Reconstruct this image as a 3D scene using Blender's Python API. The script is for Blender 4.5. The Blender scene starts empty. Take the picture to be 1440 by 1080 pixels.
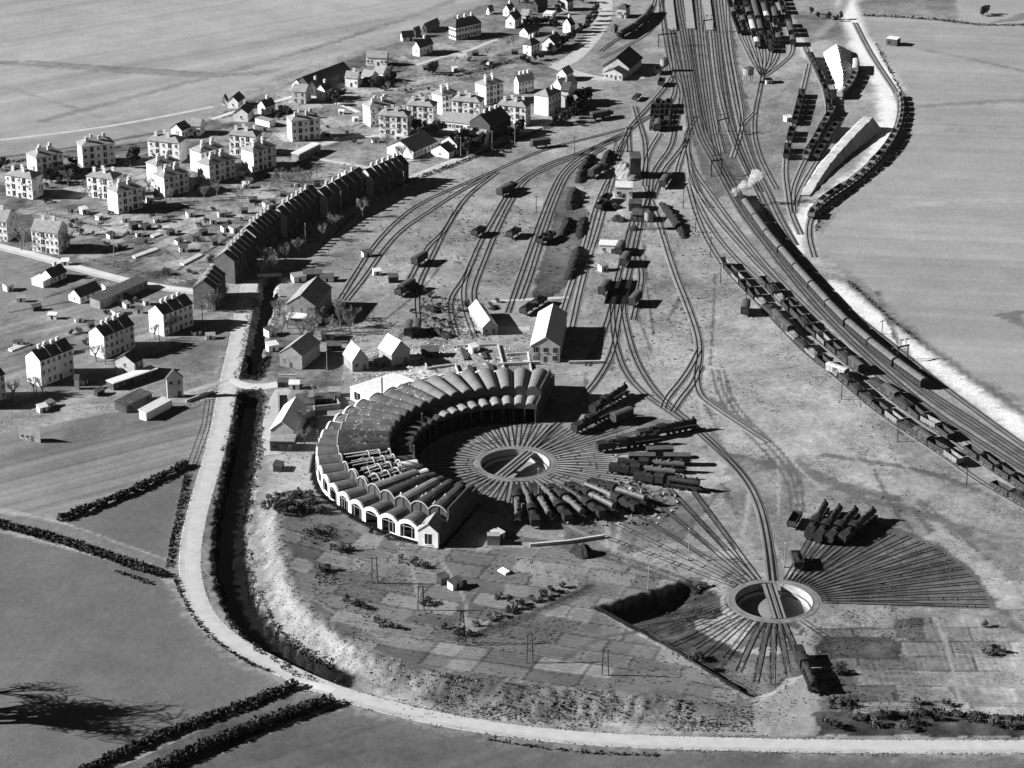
import bpy, math, random
import numpy as np
from mathutils import Vector
random.seed(7)
R = math.radians
SC = bpy.context.scene
COL = SC.collection
F, TH, H = 3487.0, R(23), 328.6          # focal length in photo pixels, camera pitch, camera height
ST, CT = math.sin(TH), math.cos(TH)
# ---------------------------------------------------------------- camera geometry
def at0(px, py, z=0.0):
    u = (px-720)/F; v = (py-540)/F
    t = (H-z)/(ST+v*CT)
    return (u*t, (CT-v*ST)*t)
def proj(x, y, z=0.0):
    d = y*CT+(H-z)*ST
    vv = ((H-z)*CT-y*ST)/d
    return 720+F*x/d, 540+F*vv
def W(pts): return np.array([at0(*p) for p in pts])
def sst(a, b, x):
    t = np.clip((x-a)/(b-a), 0, 1); return t*t*(3-2*t)
def poly_sd(x, y, P):
    """signed distance (left positive) and arc position 0..1 to a polyline"""
    x = np.asarray(x, float); y = np.asarray(y, float)
    best = np.full(x.shape, 1e9); sg = np.zeros(x.shape); sp = np.zeros(x.shape)
    seg = np.hypot(*(P[1:]-P[:-1]).T); cum = np.concatenate([[0], np.cumsum(seg)]); tot = cum[-1]
    for i in range(len(P)-1):
        ax, ay = P[i]; bx, by = P[i+1]; dx, dy = bx-ax, by-ay; l2 = dx*dx+dy*dy+1e-9
        t = np.clip(((x-ax)*dx+(y-ay)*dy)/l2, 0, 1)
        d = np.hypot(x-ax-t*dx, y-ay-t*dy)
        m = d < best
        best = np.where(m, d, best)
        sg = np.where(m, np.sign(dx*(y-ay)-dy*(x-ax)), sg)
        sp = np.where(m, (cum[i]+t*seg[i])/tot, sp)
    return best*np.where(sg == 0, 1, sg), sp
def chaikin(P, n=2):
    P = np.array(P, float)
    for _ in range(n):
        Q = [P[0]]
        for a, b in zip(P[:-1], P[1:]): Q += [a*.75+b*.25, a*.25+b*.75]
        P = np.array(Q+[P[-1]])
    return P
T1 = np.array(at0(724, 652)); T2 = np.array(at0(1088, 845))
DITCH = [(chaikin(W([(379,392),(376,425),(368,455),(362,490),(355,527)]),2), (3.3,3.4)),
         (chaikin(W([(352,556),(346,600),(337,660),(330,700),(323,745),(324,790),(333,835),(350,872),(378,903),(410,925),(448,946),(475,958)]),2), (3.6,5.6))]
BERM = chaikin(W([(356,690),(348,735),(350,790),(362,840),(390,885),(440,930),(510,962),(600,988),(700,1006),(800,1014),(900,1018),(1000,1021),(1128,1024)]),2)
PIT = W([(1000,803),(832,855),(950,920),(1062,988),(1100,1000)])
PITP = W([(1000,803),(832,855),(950,920),(1062,988),(1100,1000),(1135,960),(1125,870),(1060,815)])
def in_poly(x, y, P):
    q = np.zeros(x.shape, bool)
    for (x0, y0), (x1, y1) in zip(P, np.roll(P, -1, 0)): q ^= ((y0 > y) != (y1 > y)) & (x < (x1-x0)*(y-y0)/((y1-y0) or 1e-9)+x0)
    return q
def terr(x, y):
    x = np.asarray(x, float); y = np.asarray(y, float)
    h = np.zeros(np.broadcast(x, y).shape)
    m = (y < 960) & (y > 520) & (x > -140) & (x < 125)
    if not m.any(): return h
    xx, yy = np.broadcast_to(x, h.shape)[m], np.broadcast_to(y, h.shape)[m]
    v = np.zeros(xx.shape)
    d, s = poly_sd(xx, yy, BERM)
    amp = 3.6*sst(0, .08, s)*(1-sst(.8, .97, s))
    lump = np.sin(xx*1.1+2*np.sin(yy*.7))*np.sin(yy*1.3+1.7*np.sin(xx*.5))+.6*np.sin(xx*2.3+yy*1.1)*np.sin(yy*2.6-xx*.8)
    v += np.where(d > 0, amp*sst(0, 9, d)*np.exp(-np.maximum(d-9, 0)/20)+amp*.11*lump*sst(.5, 2.5, d)*(1-sst(8, 12, d)), 0)
    d, s = poly_sd(xx, yy, PIT)
    fade = sst(0, .16, s)*(1-.62*sst(.46, .6, s)+.15*sst(.7, .8, s))*(1-sst(.84, .95, s))
    d = np.where(in_poly(xx, yy, PITP), np.maximum(np.abs(d)+.35*np.sin(xx*.8+yy*.5)*np.sin(yy*.9)-.2, 0), 0)
    v -= np.where(d > 0, 5.6*fade*sst(0, 3.2, d)*(1-sst(5, 30, d)), 0)
    for P, (w0, w1) in DITCH:
        d, s = poly_sd(xx, yy, P); d = np.abs(d)+.5*np.sin(xx*.9+1.3*np.sin(yy*.45))+.45*np.sin(yy*1.3-xx*.4)
        w = (w0+(w1-w0)*sst(0, .45, s))*(1-.55*sst(.72, 1, s))*(1-sst(.985, 1.0, s))+.05
        v -= 4.2*(1-sst(w*.45, w, d))
    for C in (T1, T2):
        r = np.hypot(xx-C[0], yy-C[1])
        v = np.where(r < 16, v*(sst(13, 16, r)), v)
        v = np.where(r < 11.65, -5, v)
    h[m] = v
    return h
def hz(x, y): return float(terr(np.array([x]), np.array([y]))[0])
def at(px, py):
    z = 0.0
    for _ in range(4):
        x, y = at0(px, py, z); z = hz(x, y)
    return x, y, z
def mpx(py, h=1.0):
    """metres of height -> pixels, for something standing at image row py"""
    s = CT*(py+940)/H*1.0
    return h*s*math.cos(TH+math.atan((py-540)/F))
# ---------------------------------------------------------------- materials (all grey: the photograph is black and white)
_m = {}
def mat(name, v, var=.3, scale=.35, rough=.9, scale2=None, vor=0, bump=0, blot=0):
    if name in _m: return _m[name]
    m = bpy.data.materials.new(name); m.use_nodes = True; _m[name] = m
    nt = m.node_tree; N = nt.nodes; K = nt.links
    b = N['Principled BSDF']; b.inputs['Roughness'].default_value = rough
    b.inputs['Specular IOR Level'].default_value = .25
    tc = N.new('ShaderNodeTexCoord'); oi = N.new('ShaderNodeObjectInfo')
    ad = N.new('ShaderNodeVectorMath'); ad.operation = 'ADD'
    sc = N.new('ShaderNodeVectorMath'); sc.operation = 'SCALE'; sc.inputs[0].default_value = (37, 19, 11)
    K.new(oi.outputs['Random'], sc.inputs['Scale'])
    K.new(tc.outputs['Object'], ad.inputs[0]); K.new(sc.outputs[0], ad.inputs[1])
    n = N.new('ShaderNodeTexNoise'); n.inputs['Scale'].default_value = scale; n.inputs['Detail'].default_value = 7
    n.inputs['Roughness'].default_value = .65
    K.new(ad.outputs[0], n.inputs['Vector'])
    mr = N.new('ShaderNodeMapRange'); mr.inputs['From Min'].default_value = .3; mr.inputs['From Max'].default_value = .7
    mr.inputs['To Min'].default_value = v*(1-var); mr.inputs['To Max'].default_value = v*(1+var)
    K.new(n.outputs['Fac'], mr.inputs['Value'])
    out = mr.outputs['Result']
    if vor:
        vo = N.new('ShaderNodeTexVoronoi'); vo.feature = 'DISTANCE_TO_EDGE'; vo.inputs['Scale'].default_value = vor
        K.new(ad.outputs[0], vo.inputs['Vector'])
        m2 = N.new('ShaderNodeMapRange'); m2.inputs['From Max'].default_value = .085
        m2.inputs['To Min'].default_value = v*3.2; m2.inputs['To Max'].default_value = 0
        K.new(vo.outputs['Distance'], m2.inputs['Value'])
        n3 = N.new('ShaderNodeTexNoise'); n3.inputs['Scale'].default_value = .22; K.new(ad.outputs[0], n3.inputs['Vector'])
        m3 = N.new('ShaderNodeMapRange'); m3.inputs['From Min'].default_value = .44; m3.inputs['From Max'].default_value = .6; K.new(n3.outputs['Fac'], m3.inputs['Value'])
        mm = N.new('ShaderNodeMath'); mm.operation = 'MULTIPLY'; K.new(m2.outputs['Result'], mm.inputs[0]); K.new(m3.outputs['Result'], mm.inputs[1]); m2 = mm
        mx = N.new('ShaderNodeMath'); mx.operation = 'MAXIMUM'; K.new(out, mx.inputs[0]); K.new(m2.outputs[0], mx.inputs[1]); out = mx.outputs[0]
    if blot:
        n6 = N.new('ShaderNodeTexNoise'); n6.inputs['Scale'].default_value = .5; n6.inputs['Detail'].default_value = 3; K.new(ad.outputs[0], n6.inputs['Vector'])
        m6 = N.new('ShaderNodeMapRange'); m6.inputs['From Min'].default_value = .55; m6.inputs['From Max'].default_value = .61; m6.inputs['To Min'].default_value = 1; m6.inputs['To Max'].default_value = blot; K.new(n6.outputs['Fac'], m6.inputs['Value'])
        x6 = N.new('ShaderNodeMath'); x6.operation = 'MULTIPLY'; K.new(out, x6.inputs[0]); K.new(m6.outputs['Result'], x6.inputs[1]); out = x6.outputs[0]
    K.new(out, b.inputs['Base Color'])
    if bump:
        n2 = N.new('ShaderNodeTexNoise'); n2.inputs['Scale'].default_value = scale2 or scale*4; n2.inputs['Detail'].default_value = 5
        K.new(tc.outputs['Object'], n2.inputs['Vector'])
        bp = N.new('ShaderNodeBump'); bp.inputs['Strength'].default_value = bump; bp.inputs['Distance'].default_value = .4
        K.new(n2.outputs['Fac'], bp.inputs['Height']); K.new(bp.outputs['Normal'], b.inputs['Normal'])
    return m
WHITE = mat('lime_render', .78, .2, .3); CREAM = mat('pale_render', .46, .2, .5); GREYW = mat('grey_render', .26, .25, .5)
SCAR = mat('scarred_render', .78, .2, .3, blot=.28); DARKW = mat('soot_and_shade_render', .07, .4, .5); PANE = mat('window_glass', .02, .3, 1, .2); TILE = mat('roof_tiles', .25, .3, .8)
TILED = mat('dark_slates', .075, .35, .8); TILEW = mat('pale_roof_sheet', .62, .12, .6); BRICK = mat('pale_chimney', .6, .2, 2)
BLACK = mat('soot_black', .012, .5, 1, .6); COAL = mat('coal', .014, .6, 1.5, .7, bump=.6); IRON = mat('dark_iron', .025, .5, 1, .55)
TIMBER = mat('weathered_timber', .045, .45, 1.2); TIMBERL = mat('pale_timber', .19, .35, 1.2); CONC = mat('concrete', .55, .2, .7)
TAR = mat('tarred_roof', .055, .5, .35, .95, vor=.32); LEAD = mat('vault_roofing', .16, .28, .3); GRAVEL = mat('pale_gravel', .6, .12, .3, bump=.5)
ROADM = mat('gravel_road', .52, .16, .12); BALLAST = mat('ballast', .16, .35, .15, .95); BALLASTD = mat('oily_ballast', .07, .85, .07, .95)
BALLASTL = mat('pale_ballast', .21, .25, .15, .95); RAIL = mat('rails', .022, .3, 1, .6); BARK = mat('bark', .07, .4, 2); TWIG = mat('bare_twigs', .10, .5, .6)
LEAF = mat('dark_leaves', .035, .6, .6); POLEM = mat('grey_post', .3, .3, 1); STRAW = mat('dry_scrub', .30, .5, .3); COACH = mat('coach_roof', .115, .25, .4); COACHS = mat('coach_side', .03, .4, 1)
WATER = mat('dark_water', .012, .3, .1, .12); BOILER = mat('dusty_boiler', .10, .4, 1, .5); STEAMM = None
# ---------------------------------------------------------------- mesh builder
class MB:
    def __init__(s): s.v = []; s.f = []; s.m = []
    def add(s, vs, fs, m=0):
        o = len(s.v); s.v += [tuple(map(float, p)) for p in vs]
        s.f += [tuple(i+o for i in f) for f in fs]; s.m += [m]*len(fs); return s
    def box(s, x0, x1, y0, y1, z0, z1, m=0):
        return s.add([(x0,y0,z0),(x1,y0,z0),(x1,y1,z0),(x0,y1,z0),(x0,y0,z1),(x1,y0,z1),(x1,y1,z1),(x0,y1,z1)],
            [(3,2,1,0),(4,5,6,7),(0,1,5,4),(1,2,6,5),(2,3,7,6),(3,0,4,7)], m)
    def prism(s, prof, a, b, axis='x', m=0):
        """closed 2D profile (p,q) extruded along axis; x: (y,z), y: (x,z), z: (x,y)"""
        n = len(prof)
        g = {'x': lambda p, t: (t, p[0], p[1]), 'y': lambda p, t: (p[0], t, p[1]), 'z': lambda p, t: (p[0], p[1], t)}[axis]
        vs = [g(p, a) for p in prof]+[g(p, b) for p in prof]
        fs = [tuple(range(n-1, -1, -1)), tuple(range(n, 2*n))]+[(i, (i+1) % n, (i+1) % n+n, i+n) for i in range(n)]
        return s.add(vs, fs, m)
    def bar(s, p, q, w, m=0, w2=None, n=4):
        p, q = Vector(p), Vector(q); d = (q-p).normalized()
        u = d.cross(Vector((0, 0, 1)) if abs(d.z) < .95 else Vector((1, 0, 0))).normalized(); v = d.cross(u)
        w2 = w if w2 is None else w2; vs = []
        for c, r in ((p, w/2), (q, w2/2)):
            for k in range(n):
                a = 2*math.pi*(k+.5)/n; vs.append(c+u*math.cos(a)*r*1.3+v*math.sin(a)*r*1.3)
        return s.add(vs, [(i, (i+1) % n, (i+1) % n+n, i+n) for i in range(n)]+[tuple(range(n-1, -1, -1)), tuple(range(n, 2*n))], m)
    def build(s, name, mats, parent=None, loc=(0,0,0), rz=0, kind=None, smooth=False):
        return link(name, s.mesh(name, mats, smooth), parent, loc, rz, kind)
    def mesh(s, name, mats, smooth=False):
        me = bpy.data.meshes.new(name); me.from_pydata(s.v, [], s.f)
        for m in (mats if isinstance(mats, (list, tuple)) else [mats]): me.materials.append(m)
        me.polygons.foreach_set('material_index', s.m)
        if smooth: me.polygons.foreach_set('use_smooth', [True]*len(s.f))
        me.update(); return me
def link(name, me, parent=None, loc=(0,0,0), rz=0, kind=None):
    o = bpy.data.objects.new(name, me); COL.objects.link(o); o.location = loc; o.rotation_euler = (0, 0, rz)
    if parent: o.parent = parent
    if kind: o['kind'] = kind
    return o
def tag(o, label, cat, group=None, kind=None):
    o['label'] = label; o['category'] = cat
    if group: o['group'] = group
    if kind: o['kind'] = kind
    return o
def empty(name, loc=(0,0,0), rz=0):
    return link(name, None, None, loc, rz)
def copy_tree(o, parent=None):
    c = o.copy(); COL.objects.link(c)
    if parent: c.parent = parent
    for ch in o.children: copy_tree(ch, c)
    return c
ONES = 'first second third fourth fifth sixth seventh eighth ninth tenth eleventh twelfth thirteenth fourteenth fifteenth sixteenth seventeenth eighteenth nineteenth'.split()
TENS = {2:'twent',3:'thirt',4:'fort',5:'fift',6:'sixt',7:'sevent'}
def nth(i):
    i += 1
    if i < 20: return ONES[i-1]
    t, u = divmod(i, 10)
    return TENS[t]+('ieth' if u == 0 else 'y-'+ONES[u-1])
def resample(P, step):
    P = np.array(P, float); seg = np.hypot(*(P[1:]-P[:-1]).T); cum = np.concatenate([[0], np.cumsum(seg)])
    n = max(2, int(round(cum[-1]/step))+1); t = np.linspace(0, cum[-1], n)
    return np.stack([np.interp(t, cum, P[:, 0]), np.interp(t, cum, P[:, 1])], 1)
def normals(P):
    T = np.gradient(P, axis=0); T /= np.linalg.norm(T, axis=1)[:, None]+1e-9
    return np.stack([-T[:, 1], T[:, 0]], 1)
def sweep(mb, P, prof, z, m=0, closed=True):
    """sweep a profile of (offset, dz) along a plan polyline P with base heights z"""
    Nn = normals(P); n = len(prof); vs = []
    for i in range(len(P)):
        for o, dz in prof: vs.append((P[i, 0]+Nn[i, 0]*o, P[i, 1]+Nn[i, 1]*o, z[i]+dz))
    fs = []
    for i in range(len(P)-1):
        for k in range(n if closed else n-1):
            k2 = (k+1) % n; fs.append((i*n+k, i*n+k2, (i+1)*n+k2, (i+1)*n+k))
    if closed: fs += [tuple(range(n-1, -1, -1)), tuple((len(P)-1)*n+k for k in range(n))]
    mb.add(vs, fs, m)
# ---------------------------------------------------------------- ground sheet, its tones painted per vertex
def hash2(ix, iy, s):
    n = (ix.astype(np.int64)*374761393+iy.astype(np.int64)*668265263+s*974634777) & 0xffffffff
    n = ((n ^ (n >> 13))*1274126177) & 0xffffffff
    return ((n ^ (n >> 16)) & 0xffff)/65535.0
def vnoise(x, y, s=0):
    ix, iy = np.floor(x), np.floor(y); fx, fy = x-ix, y-iy
    fx = fx*fx*(3-2*fx); fy = fy*fy*(3-2*fy)
    a, b = hash2(ix, iy, s), hash2(ix+1, iy, s); c, d = hash2(ix, iy+1, s), hash2(ix+1, iy+1, s)
    return (a+(b-a)*fx)*(1-fy)+(c+(d-c)*fx)*fy
def fbm(x, y, s=0, o=4):
    t = 0; a = .5; n = 0
    for k in range(o): t = t+a*vnoise(x, y, s+k); n += a; a *= .55; x = x*2.03+7; y = y*2.03+3
    return t/n
def inside(X, Y, P):
    P = np.array(P, float); r = np.zeros(X.shape, bool)
    bb = (X >= P[:, 0].min()) & (X <= P[:, 0].max()) & (Y >= P[:, 1].min()) & (Y <= P[:, 1].max())
    idx = np.nonzero(bb)[0]
    if len(idx) == 0: return r
    x, y = X[idx], Y[idx]; q = np.zeros(len(idx), bool)
    for (x0, y0), (x1, y1) in zip(P, np.roll(P, -1, 0)):
        c = ((y0 > y) != (y1 > y)) & (x < (x1-x0)*(y-y0)/((y1-y0) or 1e-9)+x0)
        q ^= c
    r[idx] = q; return r
def lin(s): s = s/255.0; return ((s+.055)/1.055)**2.4 if s > .04 else s/12.92
def tone(s): return lin(s)/1.27
def axis_lines(segs):
    out = []
    for a, b, st in segs: out += list(np.arange(a, b, st))
    return np.array(out+[segs[-1][1]], float)
gx = axis_lines([(-900,-300,40),(-300,-136,2.0),(-136,136,.8),(136,300,2.0),(300,900,40)])
gy = axis_lines([(300,520,20),(520,724,.8),(724,900,1.3),(900,1330,1.8),(1330,2600,60)])
X, Y = np.meshgrid(gx, gy); X = X.ravel(); Y = Y.ravel(); Z = terr(X, Y)
PX, PY = proj(X, Y, 0.0)
wx = PX+(fbm(X*.12, Y*.12, 50, 3)-.5)*9; wy = PY+(fbm(X*.12, Y*.12, 60, 3)-.5)*5
T = np.full(X.shape, 162.0)
n1, n2, n3 = fbm(X*.03, Y*.03, 1, 5), fbm(X*.11, Y*.11, 11, 4), fbm(X*.45, Y*.45, 21, 3)
ym = (n1-.5)*66+(n2-.5)*50+(n3-.5)*40
def paint(P, s, amp=1.0, fx=0, warp=True):
    m = inside(wx if warp else PX, wy if warp else PY, P); T[m] = s
    AMP[m] = amp; return m
AMP = np.ones(X.shape)
def stripes(m, ang, per, a, s=0):
    c, si = math.cos(ang), math.sin(ang); u = (X*c+Y*si)
    T[m] += ((fbm(u[m]/per, u[m]*0+.3, 70+s, 2)-.5)*2*a)
paint([(120,1100),(410,968),(475,985),(215,1100)], 98, .8)
farL = paint([(-400,-300),(700,-300),(690,2),(560,46),(400,100),(230,192),(0,224),(-400,300)], 177, .35, warp=False); stripes(farL, 2.2, 14, 16); stripes(farL, 2.2, 4, 9, 12)
vill = paint([(-300,226),(0,226),(230,196),(420,110),(560,58),(690,2),(860,-100),(850,60),(830,100),(720,180),(580,250),(470,300),(380,350),(320,390),(275,415),(0,345),(-300,280)], 145, 1.45)
midf = paint([(-300,290),(0,345),(270,415),(320,440),(333,540),(300,560),(0,575),(-300,560)], 148, .8); stripes(midf, 2.3, 9, 30, 1); stripes(midf, 2.3, 2.5, 24, 6)
paint([(0,370),(120,410),(60,440),(0,450)], 148, .6); paint([(270,460),(318,470),(300,530),(240,520)], 138, .8)
strip = paint([(-300,600),(0,612),(95,592),(240,568),(305,558),(275,650),(95,735),(0,716),(-300,680)], 150, .4); stripes(strip, 2.15, 5, 40, 2); stripes(strip, 2.15, 1.6, 22, 8)
paint([(95,592),(240,568),(200,600),(80,625)], 128, .6)
paint([(258,662),(285,648),(245,790),(95,736)], 120, .35, warp=False)
paint([(-300,690),(0,722),(95,738),(240,792),(236,800),(0,745),(-300,715)], 128, .6)
paint([(-300,720),(0,748),(220,805),(245,835),(290,895),(405,966),(120,1100),(-300,1300)], 121, .36, warp=False)
bf = paint([(215,1100),(480,990),(640,1020),(820,1046),(1440,1064),(1700,1060),(1700,1400),(100,1400)], 114, .45, warp=False); stripes(bf, 2.1, 8, 8, 3); stripes(bf, 2.1, 2, 10, 15)
rf = paint([(1190,-300),(2200,-300),(2200,1000),(1440,600),(1290,478),(1200,402),(1148,342),(1205,262),(1278,195),(1278,130),(1235,60),(1190,5)], 172, .30, warp=False); stripes(rf, 1.45, 13, 13, 4); stripes(rf, 1.45, 3.5, 9, 14)
paint([(1440,600),(1290,478),(1200,402),(1160,350),(1230,410),(1330,500),(1440,560)], 156, .7)
paint([(1195,5),(1440,-40),(1440,28),(1380,36),(1300,24),(1215,22)], 136, .9); paint([(1340,-30),(1440,-30),(1440,18),(1385,34),(1348,30)], 172, .3)
m = paint([(1400,442),(1440,436),(1440,462)], 128, .4); m = paint([(1250,480),(1440,560),(1440,600),(1300,500)], 140, 1)
# yard patches
for P, s in (([(790,262),(870,262),(862,300),(840,345),(815,390),(775,420),(745,420),(770,340)], 112), ([(760,560),(1000,600),(1040,660),(960,760),(800,800)], 128),
             ([(800,240),(880,200),(890,150),(905,200),(880,330),(845,340)], 168), ([(1040,180),(1140,90),(1150,230),(1110,330),(1070,250)], 150),
             ([(905,300),(960,300),(1000,480),(990,540),(900,520),(885,400)], 160), ([(1000,400),(1130,520),(1300,640),(1440,730),(1440,760),(1200,650),(1000,560)], 164),
             ([(980,640),(1130,640),(1300,720),(1440,760),(1440,1000),(1140,1010),(1140,870),(1080,800)], 142), ([(540,360),(640,240),(820,200),(700,420),(480,430)], 162),
             ([(770,60),(900,10),(905,120),(830,190),(740,210),(800,120)], 158), ([(920,-50),(1010,-50),(1060,180),(1075,260),(1000,280),(960,150)], 120),
             ([(1100,20),(1190,20),(1185,50),(1140,60)], 136)): paint(P, s, 1.1)
paint([(690,445),(880,440),(870,520),(840,500),(700,505)], 158, 1); paint([(480,500),(600,470),(720,490),(760,530),(620,560),(500,545)], 168, 1.9)
paint([(382,550),(410,550),(395,640),(440,640),(452,700),(372,690),(358,640)], 178, .7); paint([(318,405),(385,400),(382,418),(330,425)], 178, .5)
paint([(340,420),(480,420),(480,545),(390,545)], 132, 1.6)
# allotments and gardens: a patchwork of plots with lanes between them
gm = paint([(362,722),(440,690),(500,720),(590,775),(800,770),(990,825),(832,856),(960,930),(1060,990),(1050,1012),(800,1000),(600,975),(450,915),(385,850)], 136, .5)
gm2 = inside(wx+(n1-.5)*30, wy, [(1145,868),(1440,868),(1440,1010),(1150,1010)])
gm3 = inside(PX, PY, [(0,226),(230,196),(420,110),(640,60),(740,90),(600,130),(430,230),(330,350),(270,405),(0,340)])
for g, ang, sx, sy, amp in ((gm, -.30, 14, 8, 26), (gm2, .02, 16, 8, 22), (gm3, .55, 15, 8, 30)):
    c, s = math.cos(ang), math.sin(ang); u = X*c+Y*s+(n1-.5)*3.5; v = -X*s+Y*c+(n1-.5)*3
    row = np.floor(v/sy); u2 = u+hash2(row, row*0+5, 5)*sx; cx = np.floor(u2/sx)
    sub = np.where(hash2(cx, row, 8) > .5, np.floor((u2/sx-cx)*2), 0)
    val = (hash2(cx*3+sub, row, 9)-.5)*2*amp
    rows = np.sin((v if ang < 0 else u)*2*math.pi/1.9)*9*(hash2(cx, row, 33) > .5)
    e = np.minimum(np.minimum(u2/sx-cx, 1-(u2/sx-cx))*sx, np.minimum(v/sy-row, 1-(v/sy-row))*sy)
    T[g] += (val+rows+np.where(e < .45, -38*(hash2(cx, row, 12) > .35), 0)+np.where((e > .5) & (e < 1.1), 16*(hash2(cx, row, 13) > .6), 0))[g]
def pline(pts, w, s, amp=.5, soft=.6, world=False, jit=0):
    P = pts if world else chaikin(W(pts), 2)
    bb = (X > P[:, 0].min()-w*3) & (X < P[:, 0].max()+w*3) & (Y > P[:, 1].min()-w*3) & (Y < P[:, 1].max()+w*3)
    i = np.nonzero(bb)[0]
    if len(i) == 0: return
    d, _ = poly_sd(X[i], Y[i], P); d = np.abs(d)+(n3[i]-.5)*jit*w
    k = 1-sst(w*(1-soft)/2, w*(1+soft)/2, d)
    T[i] = T[i]*(1-k)+s*k; AMP[i] = AMP[i]*(1-k)+amp*k
# pale bank beside the wagon loop, paths and lanes, old ruts, hedge bottoms
pline([(1186,-20),(1196,26),(1215,66),(1240,100),(1258,128)], 10, 250, .3); pline([(1204,60),(1225,95),(1242,120),(1252,150),(1246,185),(1236,205),(1228,232),(1190,262),(1150,290),(1128,310),(1122,335),(1128,350)], 9, 250, .5, jit=1.0)
pline([(1140,330),(1135,345),(1150,370)], 5, 190, .6); pline([(1172,400),(1205,428),(1245,462),(1290,495),(1345,535),(1440,605),(1500,650)], 8.5, 250, .8, jit=.8)
pline([(1198,400),(1290,478),(1440,580)], 3, 118, .6, jit=1)
pline([(1150,50),(1190,10),(1192,-40)], 5, 165, .4); pline([(1105,20),(1125,60),(1138,82)], 5, 215, .4); pline([(1135,70),(1142,85)], 4, 230, .3)
for p, w, s in (([(500,715),(540,735),(560,770),(580,800),(585,830),(590,845)], .9, 172), ([(395,832),(450,862),(500,890),(545,912)], .8, 165), ([(620,790),(660,850),(650,905)], .8, 170),
                ([(800,740),(880,780),(960,815)], 1.0, 160), ([(1140,1000),(1160,960),(1190,945)], 1.2, 170), ([(1315,870),(1330,900),(1345,960),(1352,1005)], 1.0, 168),
                ([(1120,860),(1128,900),(1135,960),(1138,1010)], 5, 168), ([(640,905),(700,885),(760,860),(830,825)], 2.2, 88), ([(790,935),(840,900),(900,890)], 2, 100),
                ([(590,1010),(640,1000)], 2, 90), ([(440,800),(500,830),(560,825)], 3, 112), ([(0,88),(120,96),(300,108),(420,98)], 7, 146), ([(40,86),(180,96),(330,105)], 3, 138), ([(0,120),(100,150),(210,190)], 3, 158),
                ([(60,170),(250,120),(420,75),(560,30),(640,0)], 5, 150), ([(0,200),(200,160),(420,95),(600,35)], 6, 178), ([(0,222),(120,205),(230,185)], 3, 120), ([(1250,60),(1350,80),(1440,100)], 3, 150),
                ([(1215,22),(1300,26),(1380,36),(1440,34)], 3, 120), ([(1210,300),(1300,285),(1440,280)], 5, 170), ([(1290,150),(1440,140)], 5, 152), ([(1280,185),(1440,180)], 4, 172),
                ([(1000,560),(1030,585),(1060,600)], 2.5, 112), ([(1020,640),(1120,660),(1200,690),(1260,700)], 5, 112), ([(1120,650),(1200,700),(1300,720),(1400,770)], 4, 116), ([(1080,560),(1180,640),(1260,690)], 3, 168),
                ([(1160,640),(1300,660),(1400,700)], 3, 118), ([(920,770),(1000,780),(1060,800)], 3, 140), ([(700,260),(640,300),(560,350),(520,400)], 3, 165)): pline(p, w, s, .6, jit=.8)
# faint old roadbeds and footpaths worn into the yard
rp = random.Random(21)
for k in range(46):
    t = rp.random(); x0 = rp.uniform(560, 1250); y0 = rp.uniform(330, 700); dx_ = (x0-960)*.22+rp.uniform(-30, 60); ln = rp.uniform(60, 200)
    pline([(x0, y0), (x0+dx_*.3, y0+ln*.35), (x0+dx_, y0+ln*.8)], rp.uniform(.8, 1.6), rp.choice((104, 112, 120, 172, 178)), .6, jit=1.2)
for o_ in (0, 1.5, 9, 10.5, 17, 18.5): pline([(1000+o_,520),(1010+o_,560),(1040+o_*1.2,600),(1080+o_*1.4,640),(1110+o_,680),(1112+o_,720)], .8, 108, .6, jit=.8)
for o_ in (0, 7, 22, 30): pline([(700+o_,755),(800+o_,770),(900+o_,800),(1000+o_*.6,835)], 1.0, 104, .6, jit=.8)
for o_ in (0, 10, 40, 50): pline([(1290,700+o_*.5),(1340,740+o_),(1400,800+o_),(1440,850+o_)], 1.2, 112, .6, jit=.8)
for a_, b_ in (((500,300),(470,330)), ((420,330),(400,345)), ((430,250),(410,262)), ((330,330),(250,380)), ((300,300),(180,370)), ((260,300),(140,345)), ((230,290),(330,300)), ((110,300),(210,330)), ((60,420),(180,380)), ((10,440),(120,420)), ((40,470),(170,440)), ((110,470),(20,500)), ((390,275),(470,262)), ((480,262),(500,245)), ((520,190),(640,205)), ((560,150),(500,180)), ((620,90),(760,110)), ((560,110),(700,95)), ((660,60),(740,50))): pline([a_, b_], 1.2, rp.choice((86, 176, 96)), .6, jit=.8)
pline([(322,535),(313,590),(300,645),(286,690),(274,735),(267,775),(268,815),(280,855),(303,885),(340,912),(385,935),(430,957),(480,976),(540,993),(620,1012),(700,1025),(780,1035),(880,1042),(1000,1046),(1150,1049),(1300,1050),(1440,1050)], 9.5, 150, .9, jit=1.4)
# bright scrubby slope, ditch banks
i = np.nonzero((Y < 800) & (Y > 520) & (X > -130) & (X < 125))[0]
d, s = poly_sd(X[i], Y[i], BERM); k = sst(-1, 1, d)*(1-sst(9, 12, d+(n2[i]-.5)*7))*(1-sst(.9, .97, s))
val = 172-52*sst(.45, .62, s)+(n2[i]-.5)*80*sst(.3, .5, s); T[i] = T[i]*(1-k)+val*k
k = (1-sst(-14, -9, d))*0; 
for P, w in DITCH:
    d, s = poly_sd(X[i], Y[i], P); d = np.abs(d)+(n3[i]-.5)*2
    k = 1-sst(4.0, 5.4, d); T[i] = T[i]*(1-k)+24*k
    k = sst(4.5, 5.5, d)*(1-sst(8, 11, d)); T[i] = T[i]*(1-k*.5)+122*k*.5
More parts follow.
